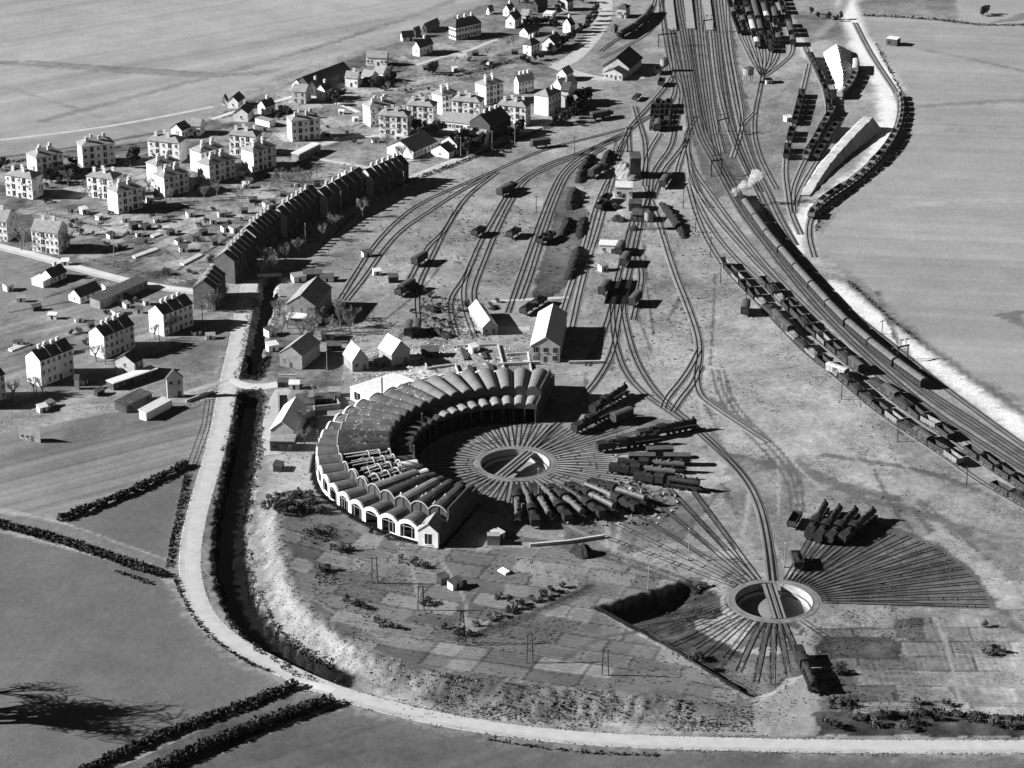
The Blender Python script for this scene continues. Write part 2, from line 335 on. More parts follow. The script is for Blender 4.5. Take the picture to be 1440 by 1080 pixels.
# dark rough strip along the lower right
k = inside(wx+(n2-.5)*40, wy+(n2-.5)*12, [(1150,1003),(1350,1000),(1440,1008),(1440,1034),(1150,1034)]); T[k] = 84+ (n2[k]-.5)*60
k = inside(wx, wy, [(1355,995),(1440,995),(1440,1008),(1355,1006)]); T[k] = 165
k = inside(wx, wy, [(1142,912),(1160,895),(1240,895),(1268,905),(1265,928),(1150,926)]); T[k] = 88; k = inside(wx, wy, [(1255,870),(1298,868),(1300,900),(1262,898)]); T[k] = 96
k = (Z < -1.2) & in_poly(X, Y, PITP); T[k] = 66+(n3[k]-.5)*30  # pit bank painted dark to deepen the shadow that falls there
# turntable aprons
r1, a1 = np.hypot(X-T1[0], Y-T1[1]), np.degrees(np.arctan2(Y-T1[1], X-T1[0]))
k = (r1 < 36+(n2-.5)*4); T[k] = 150+(n3[k]-.5)*20+10*np.sin(a1[k]*57.3*.11*10)*0; AMP[k] = .5
k = (r1 > 14) & (r1 < 66+(n2-.5)*14) & (a1 > -22) & (a1 < 30); T[k] = 168+(n2[k]-.5)*50
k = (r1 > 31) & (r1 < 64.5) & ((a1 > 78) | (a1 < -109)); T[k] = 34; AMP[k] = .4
r2, a2 = np.hypot(X-T2[0], Y-T2[1]), np.degrees(np.arctan2(Y-T2[1], X-T2[0]))
k = (r2 > 13) & (r2 < 62) & (a2 > -5) & (a2 < 62); kk = k & (r2 > 20); T[k] = 104+(n2[k]-.5)*36; AMP[k] = .6
k = (np.abs(r2-66) < 3.5+(n2-.5)*5) & (a2 > -4) & (a2 < 40); T[k] = 166
k = (r2 < 15); T[k] = 150
k = (r2 > 12) & (r2 < 50) & (np.abs(a2+92) < 24) & (n2 > .42); T[k] = 96
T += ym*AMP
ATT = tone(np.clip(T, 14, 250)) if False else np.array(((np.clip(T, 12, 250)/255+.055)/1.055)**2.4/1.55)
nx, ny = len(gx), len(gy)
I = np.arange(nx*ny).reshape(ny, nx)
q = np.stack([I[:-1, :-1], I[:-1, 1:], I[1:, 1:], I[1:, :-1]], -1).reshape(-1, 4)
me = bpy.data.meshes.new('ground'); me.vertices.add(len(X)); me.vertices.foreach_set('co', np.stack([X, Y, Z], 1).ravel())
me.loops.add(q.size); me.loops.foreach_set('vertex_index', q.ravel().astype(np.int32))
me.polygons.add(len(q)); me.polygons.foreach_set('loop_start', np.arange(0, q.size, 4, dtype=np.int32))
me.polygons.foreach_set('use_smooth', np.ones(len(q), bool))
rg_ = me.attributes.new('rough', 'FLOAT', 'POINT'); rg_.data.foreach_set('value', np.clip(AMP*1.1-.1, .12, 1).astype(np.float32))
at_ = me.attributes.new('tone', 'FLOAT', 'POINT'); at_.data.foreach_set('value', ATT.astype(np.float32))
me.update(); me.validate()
gmx = bpy.data.materials.new('earth_and_grass'); gmx.use_nodes = True; nt = gmx.node_tree; N = nt.nodes; K = nt.links
b = N['Principled BSDF']; b.inputs['Roughness'].default_value = 1; b.inputs['Specular IOR Level'].default_value = 0
aN = N.new('ShaderNodeAttribute'); aN.attribute_name = 'tone'; tc = N.new('ShaderNodeTexCoord')
na = N.new('ShaderNodeTexNoise'); na.inputs['Scale'].default_value = .42; na.inputs['Detail'].default_value = 9; na.inputs['Roughness'].default_value = .8
K.new(tc.outputs['Object'], na.inputs['Vector'])
mr = N.new('ShaderNodeMapRange'); mr.inputs['From Min'].default_value = .28; mr.inputs['From Max'].default_value = .72; mr.inputs['To Min'].default_value = .62; mr.inputs['To Max'].default_value = 1.38
K.new(na.outputs['Fac'], mr.inputs['Value'])
mu = N.new('ShaderNodeMath'); mu.operation = 'MULTIPLY'; K.new(aN.outputs['Fac'], mu.inputs[0]); 
n2_ = N.new('ShaderNodeTexNoise'); n2_.inputs['Scale'].default_value = 1.1; n2_.inputs['Detail'].default_value = 3; n2_.inputs['Roughness'].default_value = .6; K.new(tc.outputs['Object'], n2_.inputs['Vector'])
n4_ = N.new('ShaderNodeTexNoise'); n4_.inputs['Scale'].default_value = .07; n4_.inputs['Detail'].default_value = 4; K.new(tc.outputs['Object'], n4_.inputs['Vector'])
sm = N.new('ShaderNodeMath'); sm.operation = 'MULTIPLY_ADD'; sm.inputs[1].default_value = .45; K.new(n4_.outputs['Fac'], sm.inputs[0]); K.new(n2_.outputs['Fac'], sm.inputs[2])
m5 = N.new('ShaderNodeMapRange'); m5.inputs['From Min'].default_value = .56; m5.inputs['From Max'].default_value = .68; m5.inputs['To Min'].default_value = .55; m5.inputs['To Max'].default_value = 1.05; K.new(sm.outputs[0], m5.inputs['Value'])
mq0 = N.new('ShaderNodeMath'); mq0.operation = 'MULTIPLY'; K.new(mr.outputs['Result'], mq0.inputs[0]); K.new(m5.outputs['Result'], mq0.inputs[1])
aR = N.new('ShaderNodeAttribute'); aR.attribute_name = 'rough'; mq1 = N.new('ShaderNodeMath'); mq1.operation = 'SUBTRACT'; mq1.inputs[1].default_value = .97; K.new(mq0.outputs[0], mq1.inputs[0])
mq = N.new('ShaderNodeMath'); mq.operation = 'MULTIPLY_ADD'; mq.inputs[2].default_value = .97; K.new(mq1.outputs[0], mq.inputs[0]); K.new(aR.outputs['Fac'], mq.inputs[1])
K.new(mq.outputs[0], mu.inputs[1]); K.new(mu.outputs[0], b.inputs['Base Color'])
bp = N.new('ShaderNodeBump'); bp.inputs['Strength'].default_value = .35; bp.inputs['Distance'].default_value = .35
nb = N.new('ShaderNodeTexNoise'); nb.inputs['Scale'].default_value = .55; nb.inputs['Detail'].default_value = 4; K.new(tc.outputs['Object'], nb.inputs['Vector'])
K.new(nb.outputs['Fac'], bp.inputs['Height']); K.new(bp.outputs['Normal'], b.inputs['Normal'])
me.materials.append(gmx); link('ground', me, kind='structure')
# water in the ditch
for P, w in DITCH:
    P = resample(P, 4); mb = MB(); sweep(mb, P, [(-4.2, 0), (4.2, 0)], np.full(len(P), -3.1), closed=False); mb.build('water', WATER, kind='structure')
# ---------------------------------------------------------------- roads
def road(pts, w, m=ROADM, name='road', z=.06, world=False):
    P = resample(pts if world else chaikin(W(pts), 3), 2.5); mb = MB()
    hw = w/2; zz = np.max(np.stack([terr(P[:, 0], P[:, 1])]), 0)
    sweep(mb, P, [(hw+.35, -.12), (hw, 0), (hw*.5, .05), (-hw*.5, .05), (-hw, 0), (-hw-.35, -.12)], zz+z, closed=False)
    for k in range(len(mb.f)): mb.f[k] = mb.f[k][::-1]; mb.m[k] = 1 if name == 'road' and w > 5 and k % 5 in (3,) else 0
    return mb.build(name, [m, mat('road_shoulder', .36, .2, .15)], kind='structure')
pass
RD = mat('worn_road', .42, .13, .3)
road([(352,395),(346,425),(340,450),(333,490),(322,535),(313,590),(300,645),(286,690),(274,735),(267,775),(268,815),(280,855),(303,885),(340,912),(385,935),(430,957),(480,976),(540,993),(620,1012),(700,1025),(780,1035),(880,1042),(1000,1046),(1150,1049),(1300,1050),(1440,1050),(1560,1050)], 6.2, RD)
road([(-80,325),(0,347),(60,362),(130,383),(200,400),(262,409),(300,412)], 5.2, ROADM, z=.064)
road([(322,535),(345,543),(372,544),(392,540)], 4.5, ROADM, z=.07)
road([(322,535),(300,541),(240,560)], 2.6, mat('dirt_lane', .3, .3, .2), 'path', .075)
road([(400,963),(440,962),(470,972)], 4.5, ROADM, z=.072)
road([(0,197),(120,183),(215,167),(300,150)], 2.4, mat('field_track', .42, .15, .2), 'path')
road([(297,168),(345,152),(400,140),(420,132),(480,146),(505,158)], 2.6, ROADM, 'road', .062)
road([(420,214),(450,224),(500,232),(540,240),(580,225)], 2.4, _m['field_track'], 'path')
road([(450,204),(500,190),(530,192),(590,192)], 4, _m['field_track'], 'path', .07)
road([(575,252),(620,233),(650,222),(680,206),(720,190),(760,178),(790,165)], 4.2, _m['field_track'], 'road', .068)
road([(585,92),(620,80),(660,72),(690,58),(700,56)], 2.6, _m['field_track'], 'path')
road([(846,-40),(852,0),(850,25),(838,48),(815,75),(795,90),(778,92)], 8, mat('station_road', .4, .15, .2), 'road', .06)
road([(778,92),(800,100),(830,108),(850,112),(905,108)], 6, _m['station_road'], 'road', .075)
road([(385,640),(380,600),(392,560),(400,548)], 5.5, mat('paved_yard', .36, .15, .3), 'pavement', .06)
road([(640,464),(700,462),(745,462)], 3.4, _m['paved_yard'], 'path'); road([(690,424),(760,420),(800,418)], 2, _m['field_track'], 'path')
road([(735,508),(800,506),(850,507)], 1.6, _m['field_track'], 'path')
# ---------------------------------------------------------------- railway tracks
_tk = [0]
def track(pts, m=BALLAST, w=2.7, world=False, smooth=3, z0=.05):
    P = resample(np.array(pts) if world else chaikin(W(pts), smooth), 3.0)
    _tk[0] += 1; dz = z0+(_tk[0] % 40)*.0045
    z = terr(P[:, 0], P[:, 1])+dz; mb = MB()
    sweep(mb, P, [(-w/2-.4, -.12), (-w/2, 0), (w/2, 0), (w/2+.4, -.12)], z, 0, closed=False)
    for g in (-.76, .76): sweep(mb, P, [(g-.09, 0), (g+.09, 0), (g+.07, .18), (g-.07, .18)], z, 1)
    mb.build('railway_track', [m, RAIL], kind='structure'); return P
TR = {}
def tr(k, pts, m=BALLAST): TR[k] = track(pts, m)
L_ = BALLASTL
tr('t1a', [(884,180),(826,195),(760,211),(682,247),(627,269),(582,291),(550,318),(522,350),(500,385),(478,421)])
tr('t1b', [(690,245),(640,273),(600,300),(566,322),(540,350),(515,388),(487,423)])
tr('t2', [(700,242),(655.6,275.6),(635.6,307),(624,327),(607,362),(587,404),(586,432),(589,453)])
tr('t2b', [(640,298),(624,327),(604,344),(593,360),(573,398),(565,412)])
tr('t3a', [(880,189),(827,211),(767,231),(733,251),(715,270),(693,309),(675,340),(653,393),(635,415),(632,434),(637,455),(643,472)])
tr('t3b', [(880,191),(822,216),(771,236),(738,253),(720,280),(698,324),(680,369),(666,405),(666,422),(670,434)])
tr('t3c', [(660,378),(651,402),(652,430),(660,455),(668,474)], L_)
tr('t4a', [(880,186),(830,210),(793,237),(778,264),(760,309),(749,340),(733,384),(718,428),(714,440)])
tr('t4b', [(850,208),(805,235),(788,262),(760,340),(747,384),(733,422)])
tr('t5a', [(878,200),(862,240),(849,264),(835,298),(822,353),(806,392),(789,447)], L_)
tr('t5b', [(883,190),(871,206),(862,250),(853,279),(840,327),(824,374),(813,418),(808,442),(800,478)], L_)
tr('t7', [(884,178),(884,203),(885,214)])
tr('A', [(892,300),(882,335),(876,362),(868,390),(860,430),(853,455),(842,482),(826,515)])
tr('B', [(915,262),(910,285),(902,304),(893,344),(887,373),(883,390),(873,430),(866.7,463),(863,487),(855,510),(838,537),(820,558),(795,585),(770,610),(745,634)])
tr('C', [(868,398),(860,430),(862,467),(868,497),(880,527),(903,553),(932,573),(973,601),(1001,626),(1040,662),(1065,700),(1078,750),(1086,824)])
tr('D', [(884,385),(875,430),(878,450),(887,487),(897,513),(910,535),(923,553),(945,574),(985,606),(1020,640),(1052,676),(1072,720),(1083,780),(1088,824)])
tr('E', [(908,262),(915.6,284),(929,320),(942,364),(955.6,402),(962,417),(975,452),(982,475),(984,500),(978,530),(983,556),(1001,570),(1040,596),(1080,622)], L_)
tr('F', [(984,490),(972,515),(957,537),(937,560),(932,575)], L_); tr('G', [(985,515),(975,540),(958,560),(945,580)], L_)
tr('K', [(893,353),(901,380),(902,392),(898,413),(890,450)])
tr('L1', [(949,107),(958,124),(958,142),(949,178),(944,208),(923,234),(915,253),(915,271),(906,300)])
tr('L2', [(980,164),(966,186),(964,201),(950,220),(936,236),(927,254),(918,280)]); tr('L3', [(966,195),(963,206),(957,225),(952,240),(951,262)], L_)
tr('L4', [(970,180),(965,206),(970,232),(972,251),(982,272),(1000,293)], L_)
tr('L5', [(892,150),(901,180),(907,198),(908,229),(906,262)]); tr('L6', [(928,188),(915,208),(909,224),(904,250)], L_)
tr('lead', [(930,-30),(938,30),(946,80),(949,107),(927,133),(905,158),(893,171),(884,182),(878,200)])
tr('lead2', [(925,-30),(933,40),(942,90),(952,125),(940,150),(905,168),(884,184)])
DK = mat('main_ballast', .11, .4, .2, .95)
tr('M1a', [(947,-60),(949,0),(958,44),(969,111),(975.5,164),(984,195),(1002,225),(1035,289),(1069,335),(1104,380),(1145,430),(1206,492),(1281,556),(1321,586),(1360,611),(1440,662),(1520,715)], DK)
tr('M1b', [(955,-60),(957,0),(966,44),(977,111),(985,164),(994,195),(1012,225),(1044,285),(1078,331),(1113,376),(1153,424),(1215,487),(1290,549),(1330,578),(1368,602),(1440,651),(1520,704)], DK)
tr('TRAIN', [(970,-60),(978,0),(984,70),(990,120),(997,165),(1003,200),(1012,232),(1025,258),(1040,283),(1051,298),(1071,327),(1086,347),(1104,367),(1122,389),(1140,409),(1160,431),(1183,456),(1210,479),(1239,504),(1270,527),(1305,552),(1368,592),(1440,640),(1520,694)], DK)
tr('N2', [(990,-60),(998,0),(1003,60),(1010,120),(1022,170),(1038,215),(1062,262),(1080,300),(1103,335),(1120,358),(1149,390),(1171,416),(1204,447),(1260,490),(1320,540),(1380,585),(1440,628),(1520,685)])
tr('N3', [(1005,-60),(1013,0),(1020,60),(1030,120),(1042,180),(1055,225),(1080,270),(1095,305),(1118,345)])
tr('N4', [(1020,-60),(1022,0),(1025,60),(1036,120),(1044,164),(1042,189),(1031,222)], L_)
tr('S1', [(965,-60),(966,0),(970,50),(979,110),(986,150),(992,185)], DK); tr('S2', [(985,-60),(986,0),(991,60),(999,120),(1004,165),(1016,215)]); tr('S3', [(938,-60),(940,20),(952,80),(962,120),(968,160),(972,190)], DK)
tr('S4', [(1004,0),(1010,50),(1016,110),(1026,170),(1046,225),(1070,270)], DK)
tr('P1', [(970,235),(982,272),(1005,305),(1040,345),(1070,378),(1098,405),(1130,436),(1170,476),(1210,510),(1250,542),(1290,572),(1330,600),(1375,632),(1440,676),(1520,730)], L_)
tr('P2', [(970,250),(980,285),(1002,325),(1030,360),(1055,383),(1078,404),(1107,435),(1140,469),(1157,483),(1192,512),(1218,533),(1275,578),(1318,607),(1364,640),(1440,690),(1520,745)], L_)
tr('P3', [(968,262),(978,300),(995,340),(1020,378),(1042,402),(1069,428),(1100,462),(1137,500),(1175,528),(1209,558),(1243,586),(1292,618),(1327,641),(1378,678),(1440,712),(1520,760)], L_)
tr('P0', [(966,208),(974,238),(992,263),(1026,310),(1057,350),(1087,385),(1117,416),(1152,450)], L_)
tr('f0', [(1092,266),(1078,240),(1069,222),(1060,189),(1062,155),(1069,124),(1072,108)])
for k, p in enumerate([[(1072,108),(1055,80),(1036,40),(1024,0),(1012,-40)], [(1072,108),(1060,78),(1044,35),(1034,0),(1024,-40)], [(1072,108),(1068,80),(1058,45),(1046,0),(1036,-40)], [(1072,108),(1076,80),(1070,50),(1057,0),(1048,-40)],
                       [(1072,108),(1084,84),(1084,55),(1070,0),(1060,-40)], [(1072,108),(1093,84),(1096,58),(1083,0),(1074,-40)], [(1072,110),(1100,90),(1118,72),(1108,35),(1096,0)]]): tr('f%d' % (k+1), p, L_)
tr('w1', [(1062,158),(1044,175),(1038,200),(1031,222)], L_)
tr('g1', [(1126,330),(1112,300),(1107,264),(1104,242),(1107,211),(1123,155),(1131,119),(1138,90)], L_); tr('g2', [(1116,300),(1114,272),(1120,252),(1134,222),(1150,195),(1165,167),(1179,144),(1176,120),(1166,100)], L_)
tr('g3', [(1118,290),(1126,265),(1148,228),(1168,196)], L_); tr('g4', [(1182,138),(1196,122),(1203,105),(1203,90)], L_)
tr('loop', [(1145,362),(1137,335),(1138,312),(1148,294),(1170,277),(1205,254),(1245,216),(1262,185),(1268,155),(1262,132),(1244,106),(1222,72),(1202,32)], L_)
tr('curve', [(845,72),(863,58),(880,50),(897,39),(910,27),(918,12),(924,-10)])
tr('c2', [(845,82),(880,66),(910,48),(928,28),(932,0)], L_)
for k, x in enumerate((918, 923.5, 930, 938)): tr('d%d' % k, [(x+3,146),(x-1.5,184)], L_)
# turntable roads
def radial(C, a, r0, r1, m=BALLAST, bed=None):
    c, s = math.cos(R(a)), math.sin(R(a)); P = resample(np.array([(C[0]+c*r0, C[1]+s*r0), (C[0]+c*r1, C[1]+s*r1)]), 2.0); z = terr(P[:, 0], P[:, 1])+.085; mb = MB()
    for g in (-.76, .76): sweep(mb, P, [(g-.055, 0), (g+.055, 0), (g+.05, .15), (g-.05, .15)], z, 1)
    for p, q in zip(P, z):
        if random.random() < .25: o = random.uniform(-.3, .3); mb.bar((p[0]-s*1.2+c*o, p[1]+c*1.2+s*o, q-.03), (p[0]+s*1.2+c*o, p[1]-c*1.2+s*o, q-.03), .2, 0)
    if bed:
        b0, b1 = bed; n = len(P); i0, i1 = int((b0-r0)/2), min(n, int((b1-r0)/2)+1); Q = P[i0:i1]; wd = np.random.default_rng(int(a*7) & 255).uniform(.35, .95, len(Q))
        if len(Q) > 2:
            vs = []
            for i in range(len(Q)):
                e = wd[i]*math.sin(math.pi*(i+.3)/(len(Q)))**.5
                for o in (-e, e): vs.append((Q[i][0]-s*o, Q[i][1]+c*o, z[i0+i]+.004))
            mb.add(vs, [(2*i+1, 2*i, 2*i+2, 2*i+3) for i in range(len(Q)-1)], 0)
    mb.build('railway_track', [m, RAIL], kind='structure')
DA = 6.33; A0 = 78.0
for k in range(57):
    a = A0+DA/2+DA*k-360*(A0+DA*k > 180)
    inh = k < 27
    if inh: radial(T1, a, 11.4, 39, BALLASTD)
    elif k < 52: radial(T1, a, 11.4, 38 if a < -60 else (52 if a > -25 else 44), BALLASTD)
    else: radial(T1, a, 11.4, 32, BALLASTD)
for k in range(17): radial(T2, -3.2+4.55*k, 11.4, (60 if k < 11 else 58), BALLASTD, (random.uniform(15, 28), random.uniform(44, 58)))
for a, r in ((-60,26),(-84,50),(-90,40),(-96,44),(-102,42),(-110,38),(-118,34),(-127,36),(-135,34),(-143,38),(-152,34),(-161,36),(-170,38),(178,36),(104,95),(109,92),(115,88),(123,84),(131,70),(139,66)): radial(T2, a, 11.4, r, BALLASTD, (16, r*.9) if a < -80 and a > -112 else ((34, r*.85) if a > 100 and r > 80 else None))
# platforms beside the main line
for p, w in (([(936,-50),(941,0),(946,44)], 4), ([(963,-50),(967,0),(972,42)], 4), ([(990,-50),(993,0),(999,44)], 4)):
    P = resample(W(p), 6); mb = MB(); sweep(mb, P, [(-w/2, -.1), (w/2, -.1), (w/2, .8), (-w/2, .8)], terr(P[:, 0], P[:, 1])); mb.build('platform', mat('platform_paving', .27, .2, .3), kind='structure')
# ---------------------------------------------------------------- buildings
_wm = {}; SHUT = mat('closed_shutters', .2, .3, 1)
def win_mesh(w, h, frame, shut=False):
    k = (round(w, 2), round(h, 2), frame, shut)
    if k not in _wm:
        mb = MB(); mb.box(-w/2-.12, w/2+.12, -.06, .05, -h/2-.12, h/2+.12, 0); mb.box(-w/2, w/2, -.10, -.06, -h/2, h/2, 1)
        mb.box(-.04, .04, -.13, -.10, -h/2, h/2, 0); mb.box(-w/2-.2, w/2+.2, -.22, -.062, -h/2-.26, -h/2-.13, 0)
        _wm[k] = mb.mesh('window', [frame, SHUT if shut else PANE])
    return _wm[k]
def chimney_mb(h, w=.8, l=1.3):
    mb = MB(); mb.box(-l/2, l/2, -w/2, w/2, 0, h); mb.box(-l/2-.1, l/2+.1, -w/2-.1, w/2+.1, h, h+.18)
    for x in (-l*.25, l*.25): mb.box(x-.14, x+.14, -.14, .14, h+.18, h+.5)
    return mb
def bld(name, label, cat, a, b, c, h, roof='gx', rise=2.5, wall=WHITE, rm=TILE, eaves=True, win=(4, 3), endwin=(0, 0), ch=0, stair=(), group=None, over=.35, gap=None, chm=BRICK, chh=1.7, door=True, endm=None, para=0, wsz=(.85, 1.2), chy=0, ww=None):
    """a,b: photo pixels of the ends of the visible long eave (or base); c: pixel of the third corner or a width in metres (the house lies to the left of a->b)"""
    if eaves:
        a = (a[0], a[1]+mpx(a[1]+20, h)); b = (b[0], b[1]+mpx(b[1]+20, h))
        if isinstance(c, tuple): c = (c[0], c[1]+mpx(c[1]+20, h))
    A = Vector(at(*a)[:2]); B = Vector(at(*b)[:2]); d = B-A; L = d.length; d.normalize(); nrm = Vector((-d.y, d.x))
    if isinstance(c, tuple):
        Cc = Vector(at(*c)[:2]); w = max(abs((Cc-A).dot(nrm)), abs((Cc-B).dot(nrm)))
    else: w = c
    if ww: w = min(max(w, ww[0]), ww[1])
    ctr = A+d*(L/2)+nrm*(w/2); z = hz(*ctr); rz = math.atan2(d.y, d.x)
    o = empty(name, (ctr.x, ctr.y, z), rz); tag(o, label, cat, group)
    X_, Y_ = L/2, w/2; mb = MB(); rb = MB(); t = .16
    if roof == 'gx': mb.prism([(-Y_,-.3),(Y_,-.3),(Y_,h),(0,h+rise),(-Y_,h)], -X_, X_, 'x')
    elif roof == 'gy': mb.prism([(-X_,-.3),(X_,-.3),(X_,h),(0,h+rise),(-X_,h)], Y_, -Y_, 'y')
    elif roof == 'mono': mb.prism([(-Y_,-.3),(Y_,-.3),(Y_,h+rise),(-Y_,h)], -X_, X_, 'x')
    else: mb.box(-X_, X_, -Y_, Y_, -.3, h)
    wl = mb.build('wall', wall, o)
    if endm:
        mb = MB(); mb.prism([(-Y_,-.3),(Y_,-.3),(Y_,h),(0,h+rise-.05),(-Y_,h)], -X_-.12, -X_-.003, 'x'); mb.build('gable_wall', endm, o)  # pale end panel, so the lit gable differs from the darkened walls
    e = over
    def prof(hw):
        k = rise/hw; return [(-hw-e, h-e*k+.02), (0, h+rise+.02), (hw+e, h-e*k+.02), (hw+e, h-e*k+.02+t), (0, h+rise+.02+t*1.15), (-hw-e, h-e*k+.02+t)]
    if roof == 'gx': rb.prism(prof(Y_), -X_-e*.6, X_+e*.6, 'x')
    elif roof == 'gy': rb.prism(prof(X_), Y_+e*.6, -Y_-e*.6, 'y')
    elif roof == 'mono': rb.prism([(-Y_-e, h+.02), (Y_+e, h+rise+.02), (Y_+e, h+rise+.02+t), (-Y_-e, h+.02+t)], -X_-e*.6, X_+e*.6, 'x')
    elif roof == 'hip':
        x, y, z0, z1 = X_+e, Y_+e, h+.01, h+.16; rx = max(X_-Y_*.95, .4)
        rb.add([(-x,-y,z0),(x,-y,z0),(x,y,z0),(-x,y,z0),(-x,-y,z1),(x,-y,z1),(x,y,z1),(-x,y,z1),(-rx,0,h+rise),(rx,0,h+rise)],
               [(3,2,1,0),(0,1,5,4),(1,2,6,5),(2,3,7,6),(3,0,4,7),(4,5,9,8),(5,6,9),(6,7,8,9),(7,4,8)])
    elif roof == 'flat':
        rb.box(-X_-.15, X_+.15, -Y_-.15, Y_+.15, h+.01, h+.25); rb.box(-X_+.3, X_-.3, -Y_+.3, Y_-.3, h+.25, h+.3)
    if roof != 'none': rf = rb.build('roof', rm, o)
    for i in range(1, para) if para else ():
        x = -X_+L*i/para; mb = MB(); k = rise/Y_; mb.prism([(-Y_-e*.4, h-e*k-.1), (Y_+e*.4, h-e*k-.1), (Y_+e*.4, h-e*k+.62), (0, h+rise+.75), (-Y_-e*.4, h-e*k+.62)], x-.16, x+.16, 'x'); mb.build('party_wall', chm, o)
    for i in range(ch):
        q = (i+.5)/ch*2-1 if ch > 1 else .3
        if roof == 'gy': cx, cy = (0 if not chy else (chy if i % 2 else -chy)*X_), q*Y_*.7
        else: cx, cy = q*(X_*.78), (0 if not chy else (chy if i % 2 else -chy)*Y_)
        hw = X_ if roof == 'gy' else Y_
        zz = h+rise*(1-abs(cx if roof == 'gy' else cy)/hw)-.35
        chimney_mb(chh).build('chimney', chm, rf, (cx, cy, zz))
    fr = wall
    nx_, ny_ = win; sh = h/max(ny_, 1); wd, hg = wsz
    if nx_:
        for i in range(nx_):
            for j in range(ny_):
                x = -X_+(i+.5)*L/nx_; zc = (j+.52)*sh
                if i in stair: link('loggia', win_mesh(1.5, sh*.72, fr), o, (x, -Y_, zc))
                elif j == 0 and i == nx_//2 and door:
                    mb = MB(); mb.box(x-.55, x+.55, -Y_-.05, -Y_+.05, 0, 2.1); mb.build('door', DARKW, o)
                elif random.random() < .93: link('window', win_mesh(wd*random.choice((.85, 1, 1, 1.15)), hg*random.choice((.9, 1, 1.1)), fr, random.random() < .2), o, (x, -Y_, zc))
    for side, n in ((-1, endwin[0]), (1, endwin[1])):
        for i in range(n):
            for j in range(ny_ or 1):
                y = -Y_+(i+.5)*w/n; link('window', win_mesh(wd*.8, hg*.85, fr), o, (side*X_, y, (j+.55)*(h/(ny_ or 1))), R(90)*side)
    return o
def apt(label, a, b, c, h=9, stair=(1, 3), win=(5, 3), wall=WHITE, rise=2.6, ch=4, endwin=(0, 0), name='apartment_block', rm=TILE, group='white apartment blocks of the railway estate'):
    return bld(name, label, 'apartment block', a, b, c, h, 'hip', rise, SCAR if 'wide' in label else wall, rm, True, win, endwin, ch, stair, group, .4, chh=2.0, chy=.38, ww=(7.5, 11), wsz=(.9, 1.15))
apt('hipped white block at the far left, half hidden behind the wide white front', (53,223),(90,215),8.5)
apt('wide-fronted white block at the left edge facing the camera, nearest the street', (9,246),(46.5,252),(64,246.7), endwin=(0,0))
apt('tall grey-fronted block backing onto the open fields, second from the left edge', (117,207.5),(162.5,202),8.5)
apt('wide white block just behind the block with a brilliant blank end wall', (123.6,248),(160,253),(178,248))
apt('white-ended block in the middle of the left estate, nearest the allotments', (166.7,271.7),(201,263),(147,269))
apt('grey-fronted block by the field track with two small houses behind it', (209,198),(253,202),8)
apt('rear one of the two close twin blocks left of centre', (221.7,234.7),(254,226.5),(203.6,233))
apt('front one of the two close twin blocks, bright triangular end lawn beside it', (232,250.7),(266,241.7),(213,248.6), 8.5)
apt('rear one of the next close pair of white-ended blocks', (283.5,216),(317,207),(266,215))
apt('front one of the next close pair, long shadow over the gardens', (295.3,233.3),(331.4,222),(277,231), 8.2)
apt('wide white-fronted block behind the block with the terraced lawn', (323,189.6),(360.5,193),(374.4,188))
apt('white-ended block beside the long flat school shed', (357.2,214.8),(389,205),(337.5,213.5))
apt('lone tall white-ended block between the sports ground and the villas', (411,171.4),(450.7,167),(398.6,168.6), 9.3)
apt('plain grey-sided block standing left of the wide flat-lit front', (521,152),(556,146.5),(507,150.7), win=(4,3), stair=())
apt('wide white front with patched loggias above the pale forecourt', (532.8,162.5),(573,164.8),(584,159.7))
apt('wide white front half hidden behind the forecourt block', (572,148),(609,150.7),(619,146))
apt('four-chimneyed block at the back of the centre estate', (622,136),(645,130.5),(605.7,133.5))
apt('wide white front directly above the long low school roof', (635,141.7),(674.4,145),(685,139.7))
apt('block with a pale dormer patch on its dark roof, behind the school', (683.7,121.7),(708,115.5),(666.4,121))
apt('wide white front right of the school with dark evergreen beside it', (699.7,148),(739,151.7),(749.7,146))
apt('tall white block nearest the station road, with a big pale roof hatch', (771,137),(789,128.5),(752,136.5), ch=1, win=(4,3), stair=())
bld('house', 'narrow pale house squeezed behind the tall station road block', 'house', (799,128),(806,119),(789,126.5), 8, 'gy', 3, WHITE, TILED, True, (2,3), (0,0), 1, group='villas and houses of the estate')
bld('house', 'white gabled three-chimney house with a hipped far end', 'house', (729,115),(751,110),(713.6,115), 6, 'gx', 2.6, WHITE, TILE, True, (5,2), (1,0), 3, group='villas and houses of the estate')
G2_ = 'villas and houses of the estate'
def house(label, a, b, c, h=4.5, roof='gx', rise=2.4, wall=WHITE, rm=TILED, win=(3,1), endwin=(1,1), ch=1, **k):
    k.setdefault('group', G2_)
    return bld('house', label, 'house', a, b, c, h, roof, rise, wall, rm, True, win, endwin, ch, **k)
house('little white gable beside the field track above the twin blocks', (256,183.3),(268,178),(240,181), 4, ch=0)
house('white house with a broad grey roof next to the field track', (267,176.4),(282,177.2),(294.6,171), 4.6, ch=0, rm=TILE)
house('white gabled house with a dark roof on the bend of the lane', (348.6,159.6),(358,150),(332,155.5), 4, win=(2,1))
house('white house with a steep dark roof beside bushes on the lane', (373,150),(387,145.5),(364,147), 4, win=(2,1))
house('tiny white cabin at the very edge of the far field', (319,142),(321,139),(312,142), 2.4, ch=0, win=(0,0))
house('small white cottage with a dark roof beside the tiny field cabin', (335,143.5),(344,136),(322,141), 3.2, ch=0, win=(1,1))
bld('garage', 'long low white garage wall on the lane bend', 'garage', (359,166.5),(379,171.4), 4, 2.6, 'flat', 0, WHITE, TILE, True, (0,1), (0,0))
